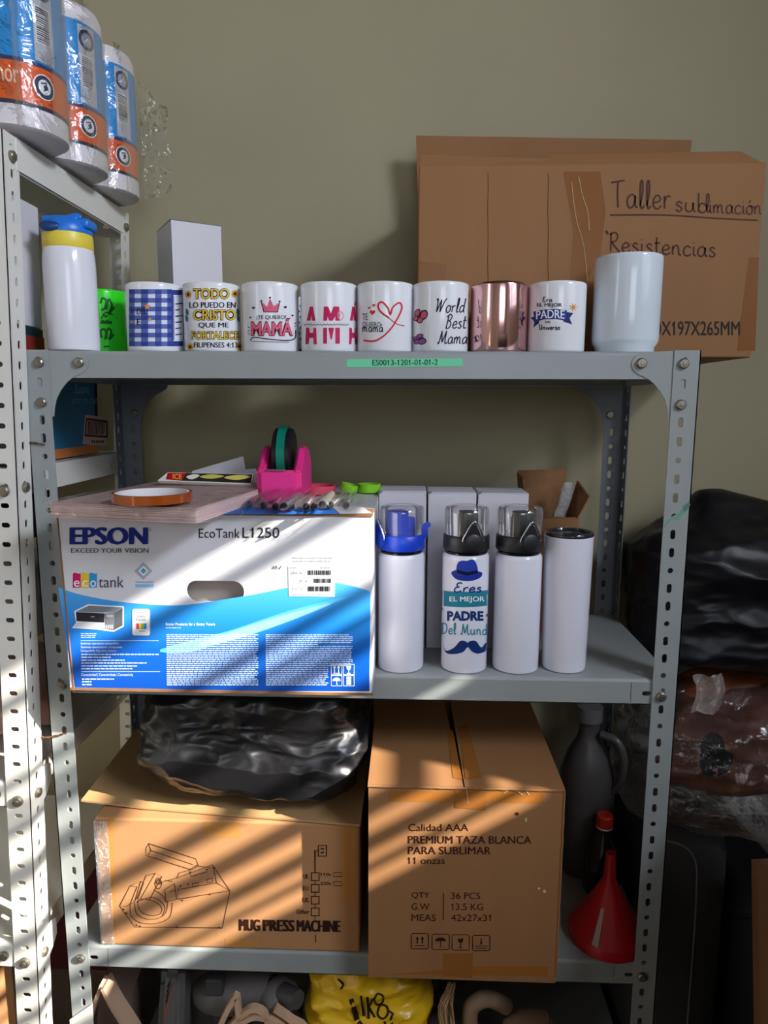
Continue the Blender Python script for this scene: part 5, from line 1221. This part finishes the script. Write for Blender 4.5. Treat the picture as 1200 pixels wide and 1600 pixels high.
b = MB(); b.box((.66, .195, -.99), (1.155, .422, -.975), .003); b.build('block_rim', mat('gap_black', (20, 20, 24)), t)
tb, ob = sack('leather_bag', 'brown leather bag inside the clear plastic sack', 'bag', mat('brown_leather', (128, 70, 40), .5, var=(10, .15), bump=(30, .3, .004)), (.66, .27), .115, .066, -.78, .228, .012, 9, nu=90, nv=50, p=2.4, part='body')
ms = mesh_surf(ob)
pr = Print(); pr.poly(spline([(1100, 1152), (1114, 1144), (1128, 1152), (1134, 1172), (1146, 1180), (1136, 1206), (1106, 1214), (1094, 1196), (1094, 1170)], 4, True), (20, 24, 28)).build('opening_shade', tb, ms, cut=4)  # dark patch painted for the shade in the handle opening
t, o = sack('plastic_sack', 'large crinkled clear plastic sack holding the brown leather bag', 'plastic bag', film_mat('sack_film', tint=(235, 236, 240), base=.05, scale=26, strength=1.0, rough=.12, fac=.85, milky=.03), (.675, .265), .20, .125, -.905, .34, .02, 12, nu=120, nv=60, floor=lambda x: -.786 if x < .655 else max(-.913, -.787 - (x - .655) * 1.1), clamp=(('x', .468, .95), ('y', .1, .425)), p=2.4, part='film')
b = MB(); b.grid(lambda u, v: Vector((.533 + .047 * u + .006 * math.sin(v * 4), .126 + .006 * math.sin(u * 7) - .012 * v, -.503 - .06 * v + .004 * u + .005 * noise.noise(Vector((u * 5, v * 5, 2))))), 20, 20); b.build('neck', film_mat('cloudy_film', tint=(190, 172, 164), base=.12, scale=30, strength=.8, rough=.15, milky=.45), t, smooth=80)
sack('garbage_bag', 'bulging black garbage bag piled above the clear sack, right of the unit', 'plastic bag', m_darkbag, (.725, .285), .25, .12, -.538, .278, .018, 21, nu=200, nv=90, clamp=(('x', .466, 1.1), ('y', .1, .43)), lumps=((.61, .29, .06, .05), (.70, .3, .05, .02)), fr=(4, 4, 6), p=2.5)
t = thing('wooden_board', 'worn tan wooden board at the right edge of the photo', 'board', (.70, .12, ZF))
b = MB(); P0 = on('y', .07, 1181, 1352); P2 = on('y', .07, 1212, 1560)
b.hexa([Vector(p) for p in ((P2.x, .06, ZF + .001), (P2.x + .12, .06, ZF + .001), (P2.x + .12, .08, ZF + .001), (P2.x, .08, ZF + .001), (P0.x, .065, P0.z), (P0.x + .12, .065, P0.z + .01), (P0.x + .12, .085, P0.z + .01), (P0.x, .085, P0.z))]); b.build('board', mat('tan_wood', (166, 118, 84), .6, var=(14, .2), stretch=(1, 1, .1)), t)

# ------------------------------------------------------------------ wires tying the two units
m_wire = mat('rusty_wire', (110, 72, 54), .5, metal=.5)
for P, lb in (([(10, 676), (24, 677), (33, 683), (38, 692), (52, 692), (70, 695)], 'upper rusty tie wire between the white and grey posts'), ([(29, 1144), (34, 1148), (52, 1151), (72, 1152), (92, 1149), (105, 1144)], 'lower rusty tie wire between the white and grey posts')):
    t = thing('tie_wire', lb, 'wire', on('y', -.004, *P[2]), 'tie wires between the posts'); n_ = len(P)
    for k in (0, 1):
        b = MB(); pts = [on('y', .016 - .020 * min(1, i / (n_ * 1.2)) if i < n_ * 2 else -.003, x, y + (1.2 * math.sin(i * 1.6 + k * PI)) * (1 if 2 < i < n_ * 3 else .3)) for i, (x, y) in enumerate(spline(P, 4))]
        b.tube(pts, .0009, n=6); b.build('strand', m_wire, t, smooth=60)
    if 'upper' in lb:
        b = MB(); b.tube([on('y', -.004, x, y) for x, y in spline([(36, 688), (33, 697), (34, 706), (36, 700)], 4)], .0011, n=6); b.build('twist', m_wire, t, smooth=60)

# ------------------------------------------------------------------ white unit: contents
def wbox(b, a, c_, **k): return b.box(a, c_, M=WM, **k)
t = thing('carton', 'blue and orange carton with barcode on the white unit, seen through the grey posts', 'box', WM @ Vector((-.62, .17, -.164)))
b = MB(); wbox(b, (-.78, .09, -.162), (-.470, .274, .0), bev=.002); b.build('body', mat('teal_blue_carton', (22, 106, 150), .3), t)
s = plane_surf(WM @ Vector((-.470, .2, -.1)), WM.to_3x3() @ Vector((1, 0, 0)))
lo = [WM @ Vector((-.470, y, z)) for y, z in ((.092, -.161), (.273, -.161), (.273, -.146), (.092, -.146))]
pr = Print(); pr.poly([project(p) for p in lo], (196, 120, 62)); pr.poly([project(WM @ Vector((-.470, y, z))) for y, z in ((.262, -.146), (.273, -.146), (.273, -.002), (.262, -.002))], (24, 30, 44))
pr.text('Suave', 117, 139, 600, 615, (150, 190, 206), 1).text('amor de mamá', 112, 158, 619, 631, (120, 170, 190), 1)
pr.poly([(133, 648), (168, 652), (168, 697), (129, 694)], (206, 176, 160), 1).poly([(134.5, 653), (168, 657), (168, 684), (132, 682)], (44, 40, 44), 2).poly([(136, 656), (166, 660), (166, 681), (134, 679)], (196, 160, 142), 3)
x = 138
while x < 164: w_ = random.uniform(.6, 1.6); pr.poly([(x, 658), (x + w_, 658), (x + w_ - 1.4, 679), (x - 1.4, 679)], BLK, 4); x += w_ + random.uniform(.6, 1.4)
for k in range(6): pr.rect(143 + k * 3.4, 688, 145 + k * 3.4, 692, BLK, 4)
pr.build('print', t, s)
t = thing('carton', 'white carton high on the white unit behind the flask', 'box', WM @ Vector((-.6, .04, .03)))
b = MB(); wbox(b, (-.74, .0, .035), (-.462, .078, .205), bev=.002); b.build('body', m_wcard, t)
t = thing('carton', 'dark blue carton with red stripe under the white carton', 'box', WM @ Vector((-.6, .04, -.164)))
b = MB(); wbox(b, (-.75, .002, -.1635), (-.462, .080, .0345), bev=.002); b.build('body', mat('navy_carton', (30, 42, 66), .4), t)
b = MB(); wbox(b, (-.4625, .002, -.005), (-.4612, .080, .022)); b.build('red_band', mat('dull_red_print', (140, 40, 36), .4), t)
def wsack(name, label, m, cx, cy, z0, rx, ry, h, amp, seed, **k):
    p = WM @ Vector((cx, cy, z0)); return sack(name, label, 'plastic bag', m, (p.x, p.y), rx, ry, p.z + .008, h, amp, seed, nu=110, nv=56, **k)
wsack('plastic_bag', 'pinkish crinkled plastic bag on the white unit beside the left posts', mat('pinkish_film', (178, 142, 132), .28, bump=(16, .6, .005), crumple=True), -.65, .14, -.622, .165, .12, .12, .016, 31, clamp=(('x', -.9, -.492), ('y', -.03, .275)))
wsack('plastic_bag', 'silvery grey crumpled plastic bag piled at the left edge behind the white post', mat('grey_film', (128, 128, 132), .25, metal=.2, bump=(16, .6, .005), crumple=True), -.69, .14, -.485, .19, .12, .15, .018, 37, clamp=(('x', -.95, -.49), ('y', -.03, .275)))
wsack('garbage_bag', 'dark grey bag on top of the silvery bag behind the white post', m_darkbag, -.69, .14, -.315, .18, .11, .10, .014, 41, clamp=(('x', -.95, -.49), ('y', -.03, .275)))
t = thing('carton', 'sunlit tan carton on the floor at the bottom left corner', 'box', (-.75, .1, ZF))
Mq = rot_box(-.633, .045, math.radians(34))
b = MB(); b.box((-.36, .0, ZF + .001), (.045, .24, -.985), .003, 2, M=Mq); b.build('body', m_card2, t)
b = MB(); b.hexa([Mq @ Vector(p) for p in ((-.36, .0, -.986), (.045, .0, -.986), (.045, .004, -.986), (-.36, .004, -.986), (-.36, -.03, -.935), (.03, -.02, -.94), (.03, -.016, -.94), (-.36, -.026, -.935))]); b.build('raised_flap', m_card2, t)

# toilet roll pack on top of the white unit
RZ, RR, RH = .2755, .0632, .222
t = thing('toilet_roll_pack', 'plastic wrapped pack of big blue and orange labelled paper rolls on the white unit', 'toilet rolls', (-.52, .157, RZ))
m_tissue = mat('white_tissue', (224, 218, 222), .85, bump=(160, .25, .001)); 
lab = [(0, (224, 218, 222)), (.030, (40, 44, 70)), (.034, (216, 88, 28)), (.078, (30, 50, 100)), (.083, (24, 136, 206)), (.196, (224, 218, 222))]
mlab = [ink(c, .35) for _, c in lab]
ys = (.03, .157, .284); xs_ = (-.460, -.587)
for ci, x in enumerate(xs_):
    for y in ys:
        c = Vector((x, y, RZ)); b = MB()
        b.lathe([(.001, .0005), (RR - .006, .0005), (RR - .0005, .004), (RR, .010), (RR, RH - .008), (RR - .003, RH - .001), (RR - .008, RH), (.022, RH), (.02, RH - .004), (.001, RH - .005)], c, n=56)
        r = b.build('roll', m_tissue, t, smooth=50)
        b = MB(); prof = [(RR + .0006, .026)]; mi_ = []
        for k in range(1, len(lab)): prof += [(RR + .0006, lab[k][0])]; mi_.append(k - 1 if k > 1 else 1)
        prof = [(RR + .0006, .028), (RR + .0006, .033), (RR + .0006, .079), (RR + .0006, .084), (RR + .0006, .196)]
        b.lathe(prof, c, n=56, mis=[1, 2, 3, 4]); 
        # open the end caps of the label sleeve
        for f in [f for f in b.bm.faces if len(f.verts) > 4]: b.bm.faces.remove(f)
        lb = b.build('label', mlab, r, smooth=50)
        if ci == 0:
            def arc(a_, z_, off, c=c): return c + Vector(((RR + .001 + off) * math.cos(a_), (RR + .001 + off) * math.sin(a_), z_))
            def lab_surf(a0): return lambda x, y, off: arc(a0 + x / RR, y, off)
            pr = Print(); q = lambda x: x
            pr.rect(-.016, .086, .012, .192, (176, 178, 186), 1)                       # grey information panel
            for k in range(16): pr.rect(-.012, .110 + k * .0026, .006, .110 + k * .0026 + random.uniform(.0007, .0017), BLK, 3)
            pr.rect(-.014, .108, .008, .153, (208, 208, 212), 2)
            pr.ell(-.002, .174, .013, .014, (60, 66, 92), 2).ell(-.002, .174, .0085, .0095, (150, 156, 172), 3).line([(-.006, .170), (0, .177), (.003, .171)], .0018, (230, 230, 234), 4)
            pr.ell(-.006, .0565, .0145, .0155, WHT, 1).ell(-.006, .0565, .0132, .0142, (50, 56, 84), 2).ell(-.006, .0565, .0085, .0092, (226, 228, 232), 3).line([(-.011, .060), (-.004, .062), (-.003, .055), (-.008, .052)], .0018, (50, 56, 84), 4).ell(-.0045, .0565, .0032, .0032, (50, 56, 84), 4, 10)
            pr.build('label_print', r, lab_surf(-.42), cut=.006, off=.0002)
            if y == ys[0]:
                pr = Print(); pr.text('amor', -.036, .0, .068, .052, (236, 190, 160), 1, bold=.03); pr.build('label_print', r, lambda x, y, off: arc(-1.0 + x / RR, y, off), cut=.006)
def wrapx(u, v):
    # film following the outer row of rolls, bulging at each roll
    y = -.10 + .46 * u; d = min(abs(y - yy) for yy in ys); bul = math.sqrt(max(RR ** 2 - min(d, RR * .86) ** 2, 0)) - (max(0, -.033 - y) * .6)
    z = RZ + .001 + (RH + .004) * v
    x = xs_[0] + bul * (1 - .12 * max(0, v - .93) * 14 * .3) + .0035 + .0022 * abs(noise.noise(Vector((u * 20, v * 9, 3)))) - (.03 if u > .97 else 0)
    return Vector((x, y, z))
fl = film_mat('roll_film', base=.012, scale=16, strength=.9, rough=.08, fac=.6, milky=.01)
b = MB(); b.grid(wrapx, 110, 40); b.build('film', fl, t, smooth=80)
b = MB(); b.grid(lambda u, v: Vector((-.405 + .035 * u + .006 * noise.noise(Vector((u * 6, v * 8, 1))), .338 + .05 * u + .010 * math.sin(v * 7) * u + .006 * noise.noise(Vector((u * 9, v * 11, 5))), RZ + .01 + (.20 - .06 * u) * v + .03 * u)), 26, 40); b.build('film_tail', fl, t, smooth=80)

# ------------------------------------------------------------------ odds and ends on the lowest shelf
m_tan = mat('tan_leather', (206, 170, 140), .6, var=(20, .1)); m_taupe = mat('taupe_cloth', (112, 96, 88), .8, var=(12, .1))
zl = ZL + .0005
def strip3(P, wd, th, name, m, t, dirv=(0, 1, 0)):
    b = MB(); P = [Vector(p) for p in P]; dv = Vector(dirv).normalized()
    pts = [Vector(q) for q in spline([tuple(p) for p in P], 5)]; n = len(pts)
    V = []
    for i, p in enumerate(pts):
        tn = (pts[min(i + 1, n - 1)] - pts[max(i - 1, 0)]).normalized(); nn_ = tn.cross(dv).normalized() * th / 2
        V += [p - dv * wd / 2 - nn_, p + dv * wd / 2 - nn_, p + dv * wd / 2 + nn_, p - dv * wd / 2 + nn_]
    Fs = [(0, 1, 2, 3), (4 * n - 1, 4 * n - 2, 4 * n - 3, 4 * n - 4)]
    for i in range(n - 1):
        for k in range(4): Fs.append((4 * i + k, 4 * i + (k + 1) % 4, 4 * i + 4 + (k + 1) % 4, 4 * i + 4 + k))
    b.add(V, Fs); return b.build(name, m, t, smooth=50)
y_ = .05
t = thing('open_bag', 'open taupe bag with tan leather rim under the left end of the bottom shelf', 'bag', (-.36, .1, ZL))
a0, a1, a2, a3, a4 = [on('y', y_, *p) for p in ((138, 1606), (152, 1560), (166, 1533), (182, 1565), (212, 1612))]
strip3([Vector((a0.x, y_, zl + .002)), a0, a1, a2 + Vector((-.004, 0, 0))], .022, .006, 'rim', m_tan, t)
strip3([a2, a3, a4, Vector((a4.x + .003, y_, zl + .06))], .034, .005, 'rim', m_tan, t)
b = MB(); c1 = on('y', y_ + .05, 150, 1545); c2 = on('y', y_ + .06, 228, 1520)
b.hexa([Vector(p) for p in ((c1.x, y_ + .03, zl), (c2.x - .012, y_ + .03, zl), (c2.x - .012, y_ + .16, zl), (c1.x, y_ + .16, zl), (c1.x + .01, y_ + .04, c1.z), (c2.x - .02, y_ + .04, c1.z - .002), (c2.x - .02, y_ + .15, c1.z + .02), (c1.x, y_ + .15, c1.z + .02))]); b.build('body', m_taupe, t)
t = thing('rubber_boot', 'grey rubber boot with black chevrons beside the open bag', 'boot', (-.285, .09, ZL))
b1 = [on('y', .04, *p) for p in ((248, 1516), (286, 1520), (278, 1604), (238, 1606))]
m_boot = mat('grey_rubber', (98, 96, 94), .55, var=(10, .1))
b = MB(); b.hexa([Vector((b1[3].x - .004, .04, zl)), Vector((b1[2].x, .04, zl)), Vector((b1[2].x, .11, zl)), Vector((b1[3].x - .01, .11, zl)), b1[0], b1[1], b1[1] + Vector((0, .06, 0)), b1[0] + Vector((.005, .06, 0))])
bmesh.ops.bevel(b.bm, geom=b.bm.edges[:], offset=.012, segments=3, affect='EDGES'); o = b.build('shaft', m_boot, t, smooth=50)
ms = mesh_surf(o); pr = Print()
for k in range(4): y0 = 1530 + k * 8.5; pr.line([(252 - k * 1.5, y0 + 8), (267 - k, y0 - 1), (262 - k, y0 + 12)], 2.6, (22, 22, 24), 1)
pr.build('chevrons', t, ms)
pr = Print(); pr.poly([(247, 1582), (258, 1576), (256, 1600), (245, 1602)], (150, 88, 62)).build('rust_stain', t, ms)
# angle grinder
t = thing('angle_grinder', 'dusty grey power tool with stubby nozzle lying on the lowest shelf', 'power tool', (-.14, .1, ZL))
m_tool = mat('dusty_grey_plastic', (104, 100, 98), .6, var=(14, .12)); m_tool2 = mat('dark_grey_plastic', (64, 62, 64), .5)
pA, pB = on('y', .1, 314, 1550), on('y', .07, 428, 1548)
b = MB(); b.tube([pA.lerp(pB, k / 8) for k in range(9)], [.024, .032, .035, .036, .035, .033, .033, .031, .027], n=24); b.build('body', m_tool, t, smooth=50)
pC, pD = on('y', .07, 424, 1550), on('y', .05, 450, 1572)
b = MB(); b.tube([pC.lerp(pD, k / 4) for k in range(5)], [.03, .035, .036, .034, .028], n=24); b.build('gear_head', m_tool, t, smooth=50)
pE = on('y', .03, 466, 1562); pD2 = on('y', .05, 442, 1552)
b = MB(); b.tube([pD2, pD2.lerp(pE, .6), pE], [.017, .016, .014], n=20); b.build('nozzle', m_tool2, t, smooth=50)
b = MB(); q = on('y', .055, 320, 1545); b.box((q.x, .058, q.z - .018), (q.x + .03, .072, q.z + .014), .003, M=None); b.build('switch_frame', m_tool2, t)
b = MB(); b.box((pA.x + .02, .08, zl), (pA.x + .055, .12, pA.z - .02), .008, 3); b.build('grip', m_tool2, t, smooth=40)
b = MB(); b.box((pD.x - .03, .03, zl), (pD.x + .02, .09, pD.z - .02), .008, 3); b.build('guard', m_tool2, t, smooth=40)
# bent rattan splints
t = thing('rattan_bundle', 'bent bundle of tan splints in front of the grey power tool', 'splints', on('y', .02, 380, 1600))
for P in ([(340, 1612), (352, 1585), (362, 1567), (372, 1566)], [(350, 1614), (372, 1590), (398, 1575), (420, 1600)], [(362, 1614), (384, 1592), (410, 1588), (450, 1612)], [(430, 1574), (455, 1592), (480, 1616)]):
    strip3([on('y', .02, *p) for p in P] + [Vector((on('y', .02, *P[-1]).x, .02, zl + .003))], .012, .008, 'splint', m_tan, t)
# yellow bag
t, o = sack('shopping_bag', 'crumpled yellow plastic shopping bag with black print on the lowest shelf', 'plastic bag', mat('yellow_film', (236, 190, 30), .3, bump=(14, .5, .005), crumple=True), (.018, .08), .085, .055, zl, .245, .02, 51, nu=120, nv=70, p=2.3, clampz=-.963)
ms = mesh_surf(o); pr = Print(); YK = (36, 26, 20)
pr.poly([(545, 1562), (552, 1560), (562, 1592), (554, 1596)], YK).line([(564, 1556), (568, 1588)], 3.5, YK).line([(574, 1558), (576, 1592)], 4, YK).line([(576, 1574), (584, 1560)], 3, YK).line([(577, 1574), (586, 1590)], 3, YK)
pr.curve([(590, 1552), (598, 1556), (598, 1566), (590, 1570), (585, 1562), (590, 1552)], 3, YK).curve([(594, 1570), (604, 1572), (606, 1584), (598, 1592), (590, 1584), (594, 1570)], 3.2, YK).line([(606, 1578), (614, 1584), (610, 1594)], 3, YK).line([(556, 1604), (562, 1596), (570, 1606)], 3, YK)
pr.curve([(528, 1530), (536, 1538), (532, 1546)], 3, YK).curve([(600, 1596), (606, 1604), (614, 1598)], 3, YK)
pr.build('lettering', t, ms, cut=3)
# broom
t = thing('straw_broom', 'straw broom head with splayed bristles right of the yellow bag', 'broom', on('y', .05, 695, 1600))
b = MB()
for k in range(70):
    f_ = random.random(); p0 = on('y', .04 + .04 * random.random(), 706 + random.uniform(-6, 6), 1534 + random.uniform(0, 8)); p1 = on('y', .03 + .05 * random.random(), 690 + 22 * (f_ - .5) + 6, 1572); p2 = on('y', .03 + .04 * random.random(), 688 + 22 * f_, 1616)
    b.tube([Vector(q) for q in spline([tuple(p0), tuple(p1), tuple(p2), (p2.x - .01, p2.y, zl + .002)], 3)], .0011, n=4, cap=False)
o = b.build('bristles', mat('straw', (196, 160, 118), .7, var=(60, .2)), t); o['kind'] = 'stuff'
b = MB(); b.tube([on('y', .16, 632, 1574), on('y', .15, 690, 1548), on('y', .13, 725, 1532)], .0055, n=12); b.build('handle', mat('maroon_stick', (84, 26, 34), .5), t, smooth=60)
t = thing('grey_tray', 'grey plastic tray in shadow behind the yellow bag', 'tray', (.08, .22, ZL))
b = MB(); b.box((-.02, .195, zl), (.14, .29, zl + .13), .01, 3); b.build('body', mat('mid_grey_plastic', (120, 116, 116), .5), t, smooth=40)
b = MB(); b.box((-.026, .189, zl + .115), (.146, .296, zl + .125), .003); b.build('rim', mat('mid_grey_plastic', (120, 116, 116)), t)
t = thing('pipe_elbow', 'beige plastic pipe elbow under the mug carton', 'pipe', on('y', .06, 750, 1600))
m_beige = mat('beige_plastic', (168, 138, 112), .5)
P = [on('y', .06, 736, 1640), on('y', .06, 734, 1590), on('y', .06, 742, 1568), on('y', .06, 764, 1560), on('y', .09, 790, 1572)]
P[0] = Vector((P[0].x, .06, zl + .012))
b = MB(); b.tube([Vector(q) for q in spline([tuple(p) for p in P], 6)], .013, n=18); b.build('tube', m_beige, t, smooth=60)
t = thing('wooden_mallet', 'rounded tan wooden mallet end beside the pipe elbow', 'mallet', on('y', .08, 820, 1600))
P = [on('y', .08, 790, 1604), on('y', .08, 815, 1594), on('y', .10, 850, 1590)]
b = MB(); b.tube(P, [.010, .016, .014], n=18); b.tube([P[2], Vector((P[2].x + .02, .11, zl + .02))], .012, n=12); b.build('body', m_beige, t, smooth=60)

bpy.data.objects.remove(_to); bpy.data.curves.remove(_tc)
